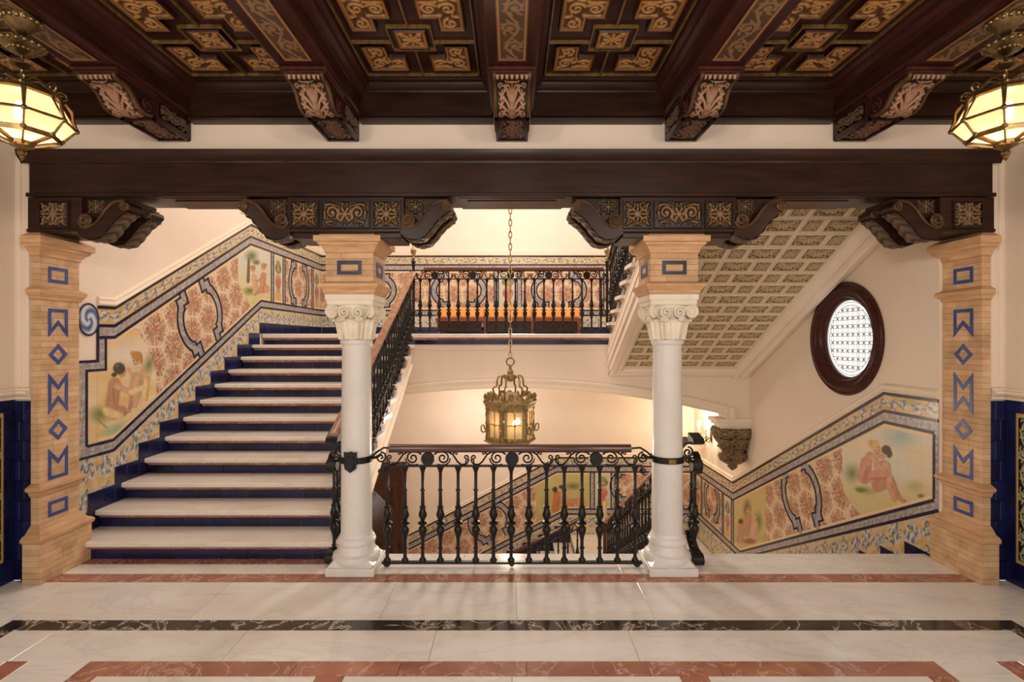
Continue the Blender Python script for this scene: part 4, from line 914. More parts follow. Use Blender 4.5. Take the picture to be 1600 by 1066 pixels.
# ================================================================ coffered wooden ceiling of the hall
ZC = 3.735; ZB = 3.477; BW = .141; BX = [-2.55, -1.275, 0, 1.275, 2.55]
ceil = struct('ceiling', G().box(HL, HR, -3, 4.0, ZC, ZC+.2), 'wood_dark_y', 'dark coffered wooden ceiling with gilded carved panels', 'ceiling')
def masked(name, X, Y, keep, Zh, C, mat):
    ny, nx = X.shape; vs = np.stack([X, Y, Zh], -1).reshape(-1, 3); fs = []
    kc = keep[:-1, :-1] & keep[1:, :-1] & keep[:-1, 1:] & keep[1:, 1:]
    for j, i in zip(*np.nonzero(kc)): a = j*nx+i; fs.append((a, a+nx, a+nx+1, a+1))
    g = G(); g.v = [tuple(p) for p in vs.tolist()]; g.f = fs; return g.mesh(name, mat, True, C, 75)
def coffer(kind):
    w, l = {'L': (.28, .31), 'T': (.28, .44), 'Q': (.21, .20)}[kind]; st = .0045
    X, Y = np.meshgrid(np.arange(0, w+st/2, st), np.arange(0, l+st/2, st))
    boxes = {'L': [(0, .28, 0, .185), (0, .17, 0, .31)], 'T': [(0, .17, 0, .44), (0, .28, .125, .315)], 'Q': [(0, .21, 0, .20)]}[kind]
    e = np.full(X.shape, -1.)
    for a, b, c, d in boxes: e = np.maximum(e, np.minimum(np.minimum(X-a, b-X), np.minimum(Y-c, d-Y)))
    if kind == 'L': st_ = [(spiral(.085, .24, .045, 1.4, -1.2, 1, 30), .013, .008), (spiral(.215, .09, .045, 1.4, 2.6, -1, 30), .013, .008), (spiral(.085, .095, .05, 1.5, .5, 1, 30), .014, .008), ([(.11, .13), (.13, .16)], .02, .01), ([(.04, .17), (.07, .19), (.05, .27)], .011, .008), ([(.14, .04), (.17, .06), (.25, .045)], .011, .008), ([(.04, .04), (.06, .06)], .016, .01), ([(.13, .10), (.16, .12), (.155, .145)], .012, .008), ([(.12, .20), (.13, .25), (.11, .285)], .01, .006)]
    elif kind == 'T': st_ = [(spiral(.085, .36, .045, 1.4, -1.2, 1, 30), .013, .008), (spiral(.085, .08, .045, 1.4, 1.2, -1, 30), .013, .008), (spiral(.2, .22, .05, 1.6, 2.6, -1, 34), .014, .009), (spiral(.09, .22, .05, 1.5, .4, 1, 34), .014, .008), ([(.04, .14), (.07, .15), (.06, .19)], .012, .008), ([(.04, .29), (.07, .31), (.13, .29)], .012, .008), ([(.14, .155), (.18, .15), (.24, .155)], .012, .008), ([(.15, .285), (.2, .29), (.25, .275)], .012, .008), ([(.13, .04), (.12, .11)], .011, .007), ([(.13, .4), (.12, .33)], .011, .007)]
    else:
        st_ = leafs(.105, .10, .05, 8, 0, .013)+[([(.105, .1), (.106, .1)], .02, .02)]
        for sx in (0, 1):
            for sy in (0, 1): st_.append(([(x if sx else .21-x, y if sy else .2-y) for x, y in spiral(.16, .15, .022, 1.2, 0, 1, 16)], .009, .006))
    A = field(X.shape[1], X.shape[0], w, l, st_); A = np.maximum(A, .25*vn(X, Y, 160, 4)*(e > .03))
    lip = np.interp(e, [0, .004, .010, .014, .018, .028, .032], [0, .026, .026, .014, .020, .020, .010]); inn = e > .030
    C = np.where(inn[..., None], carve(A, S(66, 40, 22), S(196, 144, 86), 1.0), np.array(S(168, 116, 60))); C = np.where((e < .013)[..., None], np.array(S(56, 30, 22)), C)
    return masked('carved_coffer', X, Y, e >= -1e-6, -(lip+A*.016*inn), C, 'carving')
CK = {k: coffer(k) for k in 'LTQ'}
for bi in range(-3, 3):
    xc = (bi+.5)*1.275
    lim = HL+.12, HR-.12
    bay = thing('x', 'x', 'x'); bay.name = 'coffer_bay'; del bay['label']; del bay['category']; bay.parent = ceil; bay.location = (xc, 3.4, ZC)
    def pc(k, x, y, sx, sy):
        wd = .28 if k != 'Q' else .21
        if not (lim[0]-.05 < x < lim[1]+.05): return
        o = put('carved_coffer', CK[k], bay, (x, y, ZC-.001)); o.scale = (sx, sy, 1)
    for s in (-1, 1):
        pc('L', xc+s*.355, 3.715, -s, -1)
        for y in (3.245, 2.615, 1.985, 1.355): pc('T', xc+s*.355, y, -s, -1)
    for y in (3.335, 2.705, 2.075, 1.445): pc('Q', xc-.105, y+.10, 1, -1)
    g = G(); q = .0045
    def rope(x0, x1, y0, y1):
        x0 = max(x0, HL+.01); x1 = min(x1, HR-.01)
        if x1 > x0: g.box(x0, x1, y0, y1, ZC-.022, ZC)
    for s in (-1, 1):
        rope(xc+s*.40-q, xc+s*.40+q, 1.2, 3.79)
        for y in (3.335, 2.705, 2.075):
            rope(xc+min(s*.14, s*.40), xc+max(s*.14, s*.40), y-q+.04, y+q+.04); rope(xc+s*.135-q, xc+s*.135+q, y-.125, y+.125)
    for y in (3.335, 2.705, 2.075):
        rope(xc-.135, xc+.135, y-.125-q, y-.125+q); rope(xc-.135, xc+.135, y+.125-q, y+.125+q); rope(xc-q, xc+q, y-.5, y-.125)
    rope(xc-.40, xc+.40, 3.79-q, 3.79+q); rope(xc-q, xc+q, 3.46, 3.79)
    part('gilt_rope', g, 'gilt', bay, False)
    # frieze on the wall between two beams
    a, b = max(xc-.6375+BW, HL+.005), min(xc+.6375-BW, HR-.005)
    part('frieze_board', G().box(a, b, 3.93, 3.979, 3.44, ZC-.001), 'wood_dark', bay, False)
    for z0, pr in ((3.44, [(0, 0), (.03, .002), (.036, .016), (.02, .028), (.012, .042), (0, .05)]), (3.655, [(0, 0), (.008, .004), (.012, .016), (.032, .028), (.045, .045), (.05, .06), (.075, .066), (.085, .078), (0, .079)])):
        moulding('frieze_moulding', [((a, 3.93, z0), (0, -1, 0), (0, 0, 1)), ((b, 3.93, z0), (0, -1, 0), (0, 0, 1))], pr, bay, 'wood_dark')
ORD = ['far left', 'second from the left', 'middle', 'second from the right', 'far right']
def beam(i, x):
    t = thing('ceiling_beam', ['leftmost', 'second', 'middle', 'fourth', 'rightmost'][i]+' dark ceiling beam from the left with a painted underside', 'beam', (x, 1, ZB), 'ceiling beams')
    part('timber', G().box(x-BW, x+BW, -3, 3.978, ZB, ZC-.001), 'wood_dark_y', t, False)
    for s in (-1, 1):
        moulding('side_moulding', [((x+s*BW, -3, ZB), (s, 0, 0), (0, 0, 1)), ((x+s*BW, 3.93, ZB), (s, 0, 0), (0, 0, 1))], [(0, 0), (.012, .003), (.016, .02), (.006, .034), (0, .04)], t, 'wood_plum')
        moulding('cornice', [((x+s*BW, -3, ZC-.125), (s, 0, 0), (0, 0, 1)), ((x+s*BW, 3.93, ZC-.125), (s, 0, 0), (0, 0, 1))], [(0, 0), (.012, .004), (.02, .03), (.045, .05), (.05, .075), (.075, .09), (.085, .123), (0, .123)], t, 'wood_plum')
    U, V = np.meshgrid(np.linspace(-.085, .085, 42), np.arange(1.4, 3.14, .006)); e = np.minimum(.085-abs(U), np.minimum(3.14-V, 9))
    o = samp(STRIP.T, (U+.085)/.17*.999, (V/.34) % 1); C = lerp(np.array(S(84, 62, 46)), np.array(S(156, 122, 84)), np.clip((o-.3)*2, 0, .75)); C = np.where((e < .022)[..., None], np.array(S(86, 58, 42)), C); C = np.where(((e < .020) & (e > .008))[..., None], np.array(S(166, 118, 72)), C)
    part('painted_panel', G().grid(np.stack([x+U, V, U*0+ZB-.004], -1)), 'carving', t, False, C, fix=False)
for i, x in enumerate(BX): beam(i, x)
# ---- carved brackets under the beams
def scroll_profile(n=36):
    """centre line of the bracket face, from the cap at the front down to the block at the wall: (distance from the wall plane, z)"""
    P = [(3.215, ZB-.035), (3.225, ZB-.055), (3.25, ZB-.062), (3.285, ZB-.06), (3.33, ZB-.07), (3.37, ZB-.095), (3.40, ZB-.13), (3.43, ZB-.155), (3.48, ZB-.168), (3.53, ZB-.165), (3.58, ZB-.15)]
    t = np.linspace(0, len(P)-1, n); k = np.arange(len(P)); return np.interp(t, k, [p[0] for p in P]), np.interp(t, k, [p[1] for p in P])
def leaf_field():
    """acanthus on the bracket face: 1 wide, 1.5 long, the stem at the far end; beads and gadroons at the near end"""
    st = [([(.5, 1.48), (.5, .45)], .05, .035)]
    for k in range(4):
        y0 = 1.46-.20*k; r = (.26, .34, .32, .20)[k]
        c = [(.53, y0), (.5+r*.45, y0-.16), (.5+r*.85, y0-.26), (.5+r*1.1, y0-.30)]; st.append((c, .03, .06)); ex, ey = c[-1]
        for dx, dy in ((.07, -.05), (.05, .07), (-.02, -.11), (-.10, -.10), (.0, .10)): st.append(([(ex-.02, ey), (ex+dx, ey+dy)], .05, .03))
        st.append(([(.52, y0-.05), (.5+r*.3, y0-.24), (.5+r*.5, y0-.36)], .022, .04))
    st += [(spiral(.85, 1.25, .10, 1.3, -1, 1, 20), .04, .025), (spiral(.86, .50, .09, 1.3, 1, -1, 20), .04, .02), ([(.5, .40), (.505, .40)], .07, .07), ([(.5, .34), (.62, .36), (.72, .30)], .04, .03)]
    for x in (.5, .66, .82, .97): st.append(([(x, .05), (x, .17)], .075, .06))
    return field(64, 96, 1, 1.5, mirror(st, 1.0))
LEAFA = leaf_field()
def bracket(i, x):
    t = thing('carved_bracket', 'carved wooden leaf bracket under the '+['leftmost', 'second', 'middle', 'fourth', 'rightmost'][i]+' ceiling beam', 'bracket', (x, 3.6, ZB-.16), 'brackets under the ceiling beams')
    h = .118; zb = ZB-.157
    part('cap', G().cbox(x-.145, x+.145, 3.19, 3.56, ZB-.022, ZB-.001, .004).cbox(x-.135, x+.135, 3.205, 3.56, ZB-.036, ZB-.02, .004), 'wood_plum', t, False)
    sy, sz_ = scroll_profile()
    part('scroll_body', G().prism([(3.58, ZB-.036)]+[(3.22, ZB-.036)]+list(zip(sy, sz_+.012)), 'x', x-h+.012, x+h-.012), 'wood_dark', t, True)
    for s in (-1, 1):
        part('scroll_rim', G().strip([(x+s*(h-.010), a, b+.004) for a, b in zip(sy, sz_)], .020, .020, (1, 0, 0), (0, .5, .86)), 'wood_bronze', t)
        pts = [(x+s*h, 3.50+q[0], ZB-.105+q[1]) for q in spiral(0, 0, .045, 1.5, 2.2, 1, 24, .1)]
        part('side_volute', G().tube(pts, [.008]*len(pts), 6), 'wood_plum', t)
        relief('carved_panel', resize(LONG, 30, 60), (x+s*h, 3.62, zb+.025), (0, .30, 0), (0, 0, .10), (s, 0, 0), .012, t, S(40, 22, 18), S(112, 80, 62))
    ny, nx = 96, 64; vv, uu = np.meshgrid(np.linspace(0, 1, ny), np.linspace(-1, 1, nx), indexing='ij')
    A = LEAFA; ly = np.interp(vv, np.linspace(0, 1, 36), sy); lz = np.interp(vv, np.linspace(0, 1, 36), sz_)
    C = carve(A, S(36, 22, 18), S(168, 128, 100), 1.3); hh = (h-.022)
    put('acanthus_leaf', G().grid(np.stack([x+uu*hh, ly-.014*A, lz-.016*A], -1)).mesh('acanthus_leaf', 'carving', True, C, 80), t)
    blk = part('block', G().box(x-h, x+h, 3.56, 3.976, zb, ZB-.001), 'wood_dark_y', t, False)
    relief('carved_panel', resize(LONG.T, 70, 36), (x-.085, 3.60, zb-.001), (.17, 0, 0), (0, .33, 0), (0, 0, -1), .012, t, S(40, 22, 18), S(130, 92, 72))
    g = G()
    for a, b, c, d in ((-h, h, 3.575, 3.592), (-h, h, 3.945, 3.962), (-h, -h+.02, 3.575, 3.962), (h-.02, h, 3.575, 3.962)): g.box(x+a, x+b, c, d, zb-.012, zb)
    part('panel_frame', g, 'wood_dark_y', t, False)
for i, x in enumerate(BX): bracket(i, x)
# ================================================================ wrought iron balustrades
BP = [(.020, 0), (.024, .006), (.024, .018), (.016, .028), (.012, .04), (.0115, .10), (.018, .104), (.018, .112), (.0115, .118), (.0115, .17), (.016, .20), (.026, .235), (.029, .255), (.024, .275), (.015, .285), (.013, .292), (.030, .298), (.034, .306), (.030, .314), (.013, .322), (.016, .335), (.027, .36), (.029, .375), (.022, .40), (.017, .425), (.022, .43), (.022, .438), (.013, .445), (.0105, .56), (.017, .565), (.017, .573), (.0105, .58), (.0105, .70), (.014, .72), (.021, .74), (.024, .752), (.024, .758)]
BP = [(r*1.18, z) for r, z in BP]
BAL = G().lathe(BP, 10).mesh('baluster', 'iron', True, ang=50)
BALH = G().lathe([(r, z*1.0) for r, z in BP], 8).mesh('baluster', 'iron', True, ang=50)
def rail(name, label, p0, p1, n, hand='handrail_wood', unit=.66, group=None, b0=.045, fz=.806, top=.93, first=None, last=None, hw=.036, hand_ext=(0, 0), meds=True):
    """balustrade from p0 to p1 (points of its foot line); heights are measured straight up"""
    p0, p1 = Vector(p0), Vector(p1); d = p1-p0; L = math.hypot(d.x, d.y); h = Vector((d.x, d.y, 0)).normalized(); m = d.z/L; nrm = Vector((-h.y, h.x, 0))
    t = thing(name, label, 'balustrade', tuple((p0+p1)/2), group)
    pt = lambda s, v, o=0: p0+h*s+Vector((0, 0, v+m*s))+nrm*o
    up = Vector((0, 0, 1))
    part('bottom_rail', G().strip([pt(-.03, b0-.008), pt(L+.03, b0-.008)], .036, .016, nrm, up), 'iron', t, False)
    part('top_rail', G().strip([pt(-.03, fz), pt(L+.03, fz)], .034, .014, nrm, up), 'iron', t, False)
    hp = [(-hw, 0), (-hw*.8, -.012), (hw*.8, -.012), (hw, 0), (hw, .018), (hw*.75, .036), (hw*.3, .046), (-hw*.3, .046), (-hw*.75, .036), (-hw, .018)]
    moulding('handrail', [(pt(-hand_ext[0], top), nrm, up), (pt(L+hand_ext[1], top), nrm, up)], hp, t, hand)
    s0 = first if first is not None else L/n/2; s1 = last if last is not None else L-L/n/2
    for k in range(n):
        s = s0+(s1-s0)*k/max(1, n-1); put('baluster', BAL, t, pt(s, b0))
    # scrolled frieze between the two upper rails
    nu = max(1, int(round(L/unit))); ul = L/nu; hz = top-.012-fz; r = .011
    for k in range(nu+1):
        if not meds: break
        if 0 < k < nu or True:
            sc_ = ul*(k) if nu > 1 else None
    ms = [ul*(k+.5) for k in range(nu)]
    for s in ms:
        c = pt(s, fz+hz/2); g = G(); vs = []
        for rr, o in ((.001, .016), (.02, .020), (.036, .014), (.050, .016), (.054, .010), (.054, -.010), (.05, -.016), (.001, -.016)):
            for q in range(20):
                a = 2*PI*q/20; vs.append(c+h*(rr*math.cos(a))+up*(rr*math.sin(a)+m*rr*math.cos(a))+nrm*o)
        part('medallion', g.add(vs, [(i*20+q, i*20+(q+1) % 20, (i+1)*20+(q+1) % 20, (i+1)*20+q) for i in range(7) for q in range(20)]), 'iron', t)
        for sg in (-1, 1):
            half = ul/2; g = G()
            def cv(pts, r0, r1=None):
                r1 = r1 or r0; N = len(pts); g.tube([pt(s+sg*a, fz+b) for a, b in pts], [r0+(r1-r0)*i/(N-1) for i in range(N)], 6)
            q = half/.33
            cv([(.05*q, .09), (.075*q, .108), (.11*q, .112)]+spiral(.118*q, .062, .049, 1.45, PI/2, -1, 30, .12), .008, .0066)
            cv([(.075*q, .012), (.10*q, .006), (.14*q, .008), (.168*q, .03), (.175*q, .06)], .0064)
            cv([(.11*q, .112), (.16*q, .11), (.195*q, .09), (.215*q, .06), (.235*q, .03), (.262*q, .010), (.295*q, .012), (.315*q, .03), (.322*q, .05)], .0076)
            cv([(.295*q, .012)]+spiral(.300*q, .066, .022, 1.3, -PI/2, 1, 20, .15), .0068, .0055)
            cv([(.195*q, .09), (.205*q, .104)]+spiral(.222*q, .098, .014, 1.1, PI, -1, 14, .2), .0066, .005)
            part('scrollwork', g, 'iron', t)
    return t, pt, L
def curl(name, pts, rad, parent, mat='iron', n=8): return part(name, G().tube(pts, rad, n), mat, parent)
# ---- front balustrade between the columns
XA, XB = -1.005, 1.005
fr, pt, L = rail('iron_balustrade', 'black iron balustrade between the two columns with a wooden handrail', (XA, DC, 0), (XB, DC, 0), 15, unit=.66, first=.012, last=1.985, hand_ext=(-.03, -.06), group='iron balustrades')
for s in (-1, 1):
    x = s*1.0
    for zc, r, a0 in ((.872, .045, PI/2), (.765, .026, PI/2)):
        sp_ = [(x+s*(.045+q[0]*1), DC, zc+q[1]) for q in spiral(0, 0, r, 1.5, a0, 1, 28, .12)]; curl('end_scroll', sp_, [.0075]*len(sp_), fr)
    curl('end_scroll', [(x-s*.05, DC, .945), (x+s*.02, DC, .95), (x+s*.07, DC, .92), (x+s*.12, DC, .875)], .008, fr)
    curl('foot_scroll', [(x+q[0]*s, DC, .03+q[1]) for q in spiral(0, 0, .028, 1.2, PI/2, 1, 20, .2)], .012, fr)
curl('foot_scroll', [(0+q[0], DC, .025+q[1]) for q in spiral(0, 0, .02, 1.2, PI/2, 1, 20, .2)], .008, fr)
# iron collars round the columns
for s, cx_ in ((-1, -1.238), (1, 1.236)):
    t = thing('iron_collar', 'iron band with a '+('shield' if s < 0 else 'small brass plate')+' clasping the '+('left' if s < 0 else 'right')+' column', 'collar', (cx_, DC, .83))
    part('band', G().lathe([(.1195, .845), (.131, .845), (.131, .893), (.1195, .893)], 36, (cx_, DC, 0), caps=False), 'iron', t)
    for sx in (-1, 1): curl('clasp', [(cx_+sx*.128, DC, .87), (cx_+sx*.16, DC, .875), (cx_+sx*.2, DC, .90)], .012, t)
    if s < 0:
        shp = [(-.05, .945), (-.025, .94), (0, .948), (.025, .94), (.05, .945), (.046, .90), (.05, .86), (.042, .815), (.02, .80), (0, .785), (-.02, .80), (-.042, .815), (-.05, .86), (-.046, .90)]
        part('shield', G().prism([(cx_+a-.005, b) for a, b in shp], 'y', DC-.152, DC-.128), 'iron', t, False)
        part('shield_boss', G().prism([(cx_-.005+a*.55, .868+(b-.868)*.6) for a, b in shp], 'y', DC-.160, DC-.15), 'iron', t, False)
    else: part('plate', G().cbox(cx_-.028, cx_+.03, DC-.142, DC-.129, .850, .888, .002).lathe([(.008, 0), (.006, .006)], 10, (cx_, DC-.145, .868)), 'brass', t, False)
# ---- stair balustrades
z_n = lambda D: (D-D1)/T_*R_+R_
r1, pt1, L1 = rail('iron_balustrade', 'iron balustrade with a pale handrail climbing the left flight', (XS+.02, 4.40, z_n(4.40)-.06), (XS+.02, 7.58, z_n(7.58)-.06), 24, 'handrail_pale', unit=.6, group='iron balustrades', hand_ext=(.16, .08), hw=.044)
nw = thing('iron_newel', 'scrolled iron newel at the foot of the left balustrade', 'newel', (XS+.02, 4.30, 0), 'scrolled newels')
def newel(t, x, y, s):
    put('baluster', BAL, t, (x, y+.06, .05)); put('baluster', BAL, t, (x-.0, y-.02, .03))
    part('sole_bar', G().strip([(x, y-.09, .03), (x, y+.12, .03)], .03, .02, (1, 0, 0), (0, 0, 1)), 'iron', t, False)
    P = [(x, y-.02+q[0], .055+q[1]) for q in spiral(-.05, 0, .048, 1.3, PI/2, 1, 24, .2)]
    part('foot_scroll', G().strip([(x, y+.10, .22), (x, y+.06, .16), (x, y-.01, .112)]+P, .075, .012, (1, 0, 0), (0, 0, 1)), 'iron', t)
    part('foot_volute', G().tube([(x-.045, y-.07, .055), (x+.045, y-.07, .055)], .048, 16), 'iron', t)
    part('head_volute', G().tube([(x-.04, y-.06, .80), (x+.04, y-.06, .80)], .045, 16), 'iron', t)
    part('head_strap', G().strip([(x, y-.01, .90), (x, y-.055, .885), (x, y-.10, .84), (x, y-.11, .79), (x, y-.09, .745), (x, y-.06, .74)], .06, .012, (1, 0, 0), (0, .5, .5)), 'iron', t)
    for zc, r in ((.90, .045), (.84, .026)):
        sp_ = [(x+s*(.06+q[0]), y-.03, zc+q[1]) for q in spiral(0, 0, r, 1.5, PI/2, 1, 28, .12)]; part('scroll', G().tube(sp_, [.008]*len(sp_), 6), 'iron', t)
    part('strap', G().tube([(x, y-.02, .98), (x+s*.08, y-.02, .97), (x+s*.13, y-.02, .92), (x+s*.17, y-.02, .875)], .011, 8), 'iron', t)
newel(nw, XS+.02, 4.30, 1)
part('handrail_end', G().prism([(4.20, .985), (4.22, 1.02), (4.30, 1.06), (4.30, .99), (4.24, .965)], 'x', XS+.02-.048, XS+.02+.048), 'iron', nw, False)
r2, pt2, L2 = rail('iron_balustrade', 'iron balustrade along the landing in front of the bench', (XS+.05, 7.72, ZL), (XT-.04, 7.72, ZL), 20, unit=.62, group='iron balustrades', hand_ext=(-.12, -.04))
for s, x in ((-1, XS+.02), (1, XT-.02)):
    t = thing('landing_newel', 'iron newel with a bronze finial at the '+('left' if s < 0 else 'right')+' end of the landing', 'newel', (x, 7.72, ZL), 'landing newels')
    part('post', G().lathe([(.03, 0), (.036, .02), (.03, .05), (.02, .08), (.02, .3), (.034, .33), (.02, .36), (.02, .75), (.03, .78), (.02, .82), (.02, .98), (.03, 1.0), (.024, 1.03), (.036, 1.06), (.02, 1.09)], 12, (x, 7.72, ZL)), 'iron', t)
    part('finial', G().lathe([(.012, 1.09), (.03, 1.11), (.012, 1.13), (.02, 1.15), (.042, 1.20), (.046, 1.23), (.02, 1.27), (.012, 1.29), (.022, 1.31), (.008, 1.34), (.003, 1.40)], 12, (x, 7.72, ZL)), 'bronze_pale', t)
    g = G()
    for zc in (.86, .74, .50, .28):
        P = [(x-s*(.05+q[0]), 7.72, ZL+zc+q[1]) for q in spiral(0, 0, .034, 1.4, PI/2, 1, 20, .15)]; g.tube(P, [.006]*len(P), 5)
    part('side_scroll', g, 'iron', t)
zu = lambda D: ZL+(DU-D)/T_*R_+R_
rail('iron_balustrade', 'iron balustrade climbing the upper right flight', (XT-.015, 7.55, zu(7.55)-.06), (XT-.015, 4.5, zu(4.5)-.06), 22, 'handrail_wood', unit=.6, group='iron balustrades')
zd = lambda D: -(D-4.44)/T_*R_
rail('iron_balustrade', 'iron balustrade going down the flight behind the right column', (XT+.03, 4.46, zd(4.46)), (XT+.0, 7.85, -12*R_+.07), 24, 'handrail_pale', unit=.6, group='iron balustrades', hand_ext=(.06, .1))
nw2 = thing('iron_newel', 'scrolled iron newel at the head of the flight beside the right column', 'newel', (XT+.06, 4.36, 0), 'scrolled newels')
newel(nw2, XT+.06, 4.27, -1)
part('handrail_end', G().prism([(4.16, .985), (4.18, 1.02), (4.30, 1.05), (4.30, .99), (4.22, .965)], 'x', XT+.02, XT+.11), 'iron', nw2, False)
pn = thing('landing_newel', 'iron newel with a pale figurine on the lower landing', 'newel', (1.42, 8.02, -12*R_))
part('post', G().lathe([(.04, 0), (.045, .03), (.03, .06), (.03, .85), (.05, .88), (.05, .92), (.03, .94)], 12, (1.42, 8.02, -12*R_)), 'handrail_wood', pn)
part('figurine', G().lathe([(.035, .94), (.035, .97), (.022, .99), (.034, 1.04), (.026, 1.10), (.030, 1.14), (.020, 1.18), (.024, 1.21), (.02, 1.24), (.006, 1.26)], 12, (1.42, 8.02, -12*R_)), 'figurine', pn)
rail('iron_balustrade', 'iron balustrade with a wooden handrail on the lowest flight', (1.1, 8.22, -12*R_), (-1.3, 8.22, -12*R_-2.4*R_/T_), 16, 'handrail_wood', unit=.6, group='iron balustrades')
# ================================================================ lanterns
def bar_ring(g, c, r, z, n, rad, rot=0):
    P = [(c[0]+r*math.cos(rot+2*PI*k/n), c[1]+r*math.sin(rot+2*PI*k/n), z) for k in range(n)]
    for k in range(n): g.tube([P[k], P[(k+1) % n]], rad, 6)
    return P
def ball(g, p, r): g.lathe([(.001, -r), (r*.7, -r*.7), (r, 0), (r*.7, r*.7), (.001, r)], 8, p)
gk = G(); ball(gk, (0, 0, 0), .0145); KNOB = gk.mesh('knob', 'brass')
gk = G(); ball(gk, (0, 0, 0), .012); BEAD = gk.mesh('bead', 'brass')
def hall_lantern(x, label):
    y = 2.72; t = thing('ceiling_lantern', label, 'lantern', (x, y, 2.74), 'brass ceiling lanterns'); c = (x, y, 0); n = 8; rot = PI/2-PI/8*0
    part('canopy', G().lathe([(.105, 3.472), (.105, 3.46), (.098, 3.445), (.07, 3.425), (.045, 3.40), (.03, 3.385), (.012, 3.38)], 24, c), 'brass', t)
    for k in range(16): pass
    part('stem', G().lathe([(.012, 3.385), (.012, 3.33), (.02, 3.325), (.012, 3.31), (.009, 3.22), (.014, 3.21), (.009, 3.19), (.009, 3.10), (.03, 3.09), (.02, 3.04), (.035, 3.02)], 12, c), 'brass', t)
    d = part('upper_dish', G().lathe([(.012, 3.30), (.06, 3.305), (.10, 3.325), (.118, 3.335), (.118, 3.325), (.10, 3.312), (.06, 3.29), (.02, 3.275)], 24, c), 'brass', t)
    part('lower_dish', G().lathe([(.012, 3.20), (.045, 3.21), (.066, 3.225), (.066, 3.217), (.045, 3.198), (.02, 3.185)], 20, c), 'brass', t)
    Rg = [(.20, 2.985), (.285, 2.89), (.205, 2.812), (.06, 2.80)]
    part('roof', G().lathe([(.035, 3.06), (.10, 3.05), (.17, 3.02), (.215, 3.0), (.218, 2.985), (.20, 2.978)], 8, c, rot), 'brass', t, False)
    g = G()
    gl = G().lathe([(r*.985, z) for r, z in Rg], 8, c, rot, caps=False); part('glass', gl, 'lamp_glass', t, False)
    rings = [bar_ring(g, c, r, z, n, .0065, rot) for r, z in Rg]
    for k in range(n):
        for a, b in zip(rings[:-1], rings[1:]): g.tube([a[k], b[k]], .0065, 6)
    part('frame', g, 'brass', t)
    g = G()
    for rg in rings[:3]:
        for p in rg: put('knob', KNOB, t, p)
    for k in range(18):
        a = 2*PI*k/18
        for r, z in ((.117, 3.332), (.104, 3.455), (.07, 3.305)): put('bead', BEAD, t, (x+r*math.cos(a), y+r*math.sin(a), z))
    for k in range(n):
        a = rot+2*PI*k/n; dv = Vector((math.cos(a), math.sin(a), 0)); o = Vector((x, y, 0))
        P = [o+dv*.03+Vector((0, 0, 3.10)), o+dv*.09+Vector((0, 0, 3.115)), o+dv*.15+Vector((0, 0, 3.07))]+[o+dv*(.205+q[0])+Vector((0, 0, 3.045+q[1])) for q in spiral(0, 0, .035, 1.3, PI*.8, -1, 22, .2)]
        gg = G().tube(P, [.008]*len(P), 6); gg.tube([o+dv*.225+Vector((0, 0, 3.0)), o+dv*.262+Vector((0, 0, 2.965)), o+dv*.268+Vector((0, 0, 2.925)), o+dv*.288+Vector((0, 0, 2.895))], [.012, .014, .01, .008], 6); part('crown_scroll', gg, 'brass', t)
    part('finial', G().lathe([(.06, 2.80), (.065, 2.79), (.04, 2.78), (.018, 2.765), (.028, 2.75), (.02, 2.735), (.012, 2.73), (.016, 2.72), (.004, 2.70)], 14, c), 'brass', t)
    return t
for x, lb in ((-2.54, 'faceted brass lantern hanging from the leftmost ceiling beam'), (2.56, 'faceted brass lantern hanging from the rightmost ceiling beam')):
    t = hall_lantern(x, lb)
    l = lamp('lantern_light', (0, 0, 0), 8, WARM, .05); l.parent = t; l.location = (0, 0, .20)
    part('bulb', G().lathe([(.001, 2.86), (.02, 2.868), (.03, 2.89), (.026, 2.915), (.012, 2.94)], 12, (x, 2.70, .02)), 'bulb', t)
    # bring the lantern to its measured size
    for o in t.children:
        if o.type != 'MESH': continue
        rz = lambda z: float(np.interp(z, [2.70, 2.795, 2.812, 2.89, 2.985, 3.06, 3.12, 3.22, 3.48], [2.735, 2.812, 2.872, 2.945, 3.07, 3.125, 3.17, 3.225, 3.477]))
        if o.name.split('.')[0] in ('knob', 'bead'):
            p = o.location; q = p.z+t.location.z; o.location = (p.x*.77, p.y*.77, rz(q)-t.location.z)
        else:
            for v in o.data.vertices: v.co = (x+(v.co.x-x)*.77, 2.72+(v.co.y-2.72)*.77, rz(v.co.z))
# ---- lantern in the stairwell
lx, ly = -.02, 6.1
t = thing('hanging_lantern', 'six sided brass lantern on a long chain in the stairwell', 'lantern', (lx, ly, .6)); c = (lx, ly, 0); rot = math.radians(-108); n = 6; R0 = .275
pt6 = lambda r, z, k: Vector((lx+r*math.cos(rot-PI/6*0+2*PI*k/n), ly+r*math.sin(rot+2*PI*k/n), z))
part('cornice', G().lathe([(R0-.02, 1.02), (R0+.015, 1.03), (R0+.02, 1.05), (R0+.035, 1.085), (R0+.045, 1.09), (R0+.045, 1.105), (R0-.02, 1.11)], 6, c, rot), 'bronze_pale', t, False)
part('base', G().lathe([(.03, .58), (.12, .585), (.2, .605), (R0-.02, .62), (R0+.03, .645), (R0+.035, .665), (R0, .675)], 6, c, rot), 'bronze_pale', t, False)
part('glass', G().lathe([(R0-.025, .675), (R0-.025, 1.03)], 6, c, rot, caps=False), 'lamp_glass', t, False)
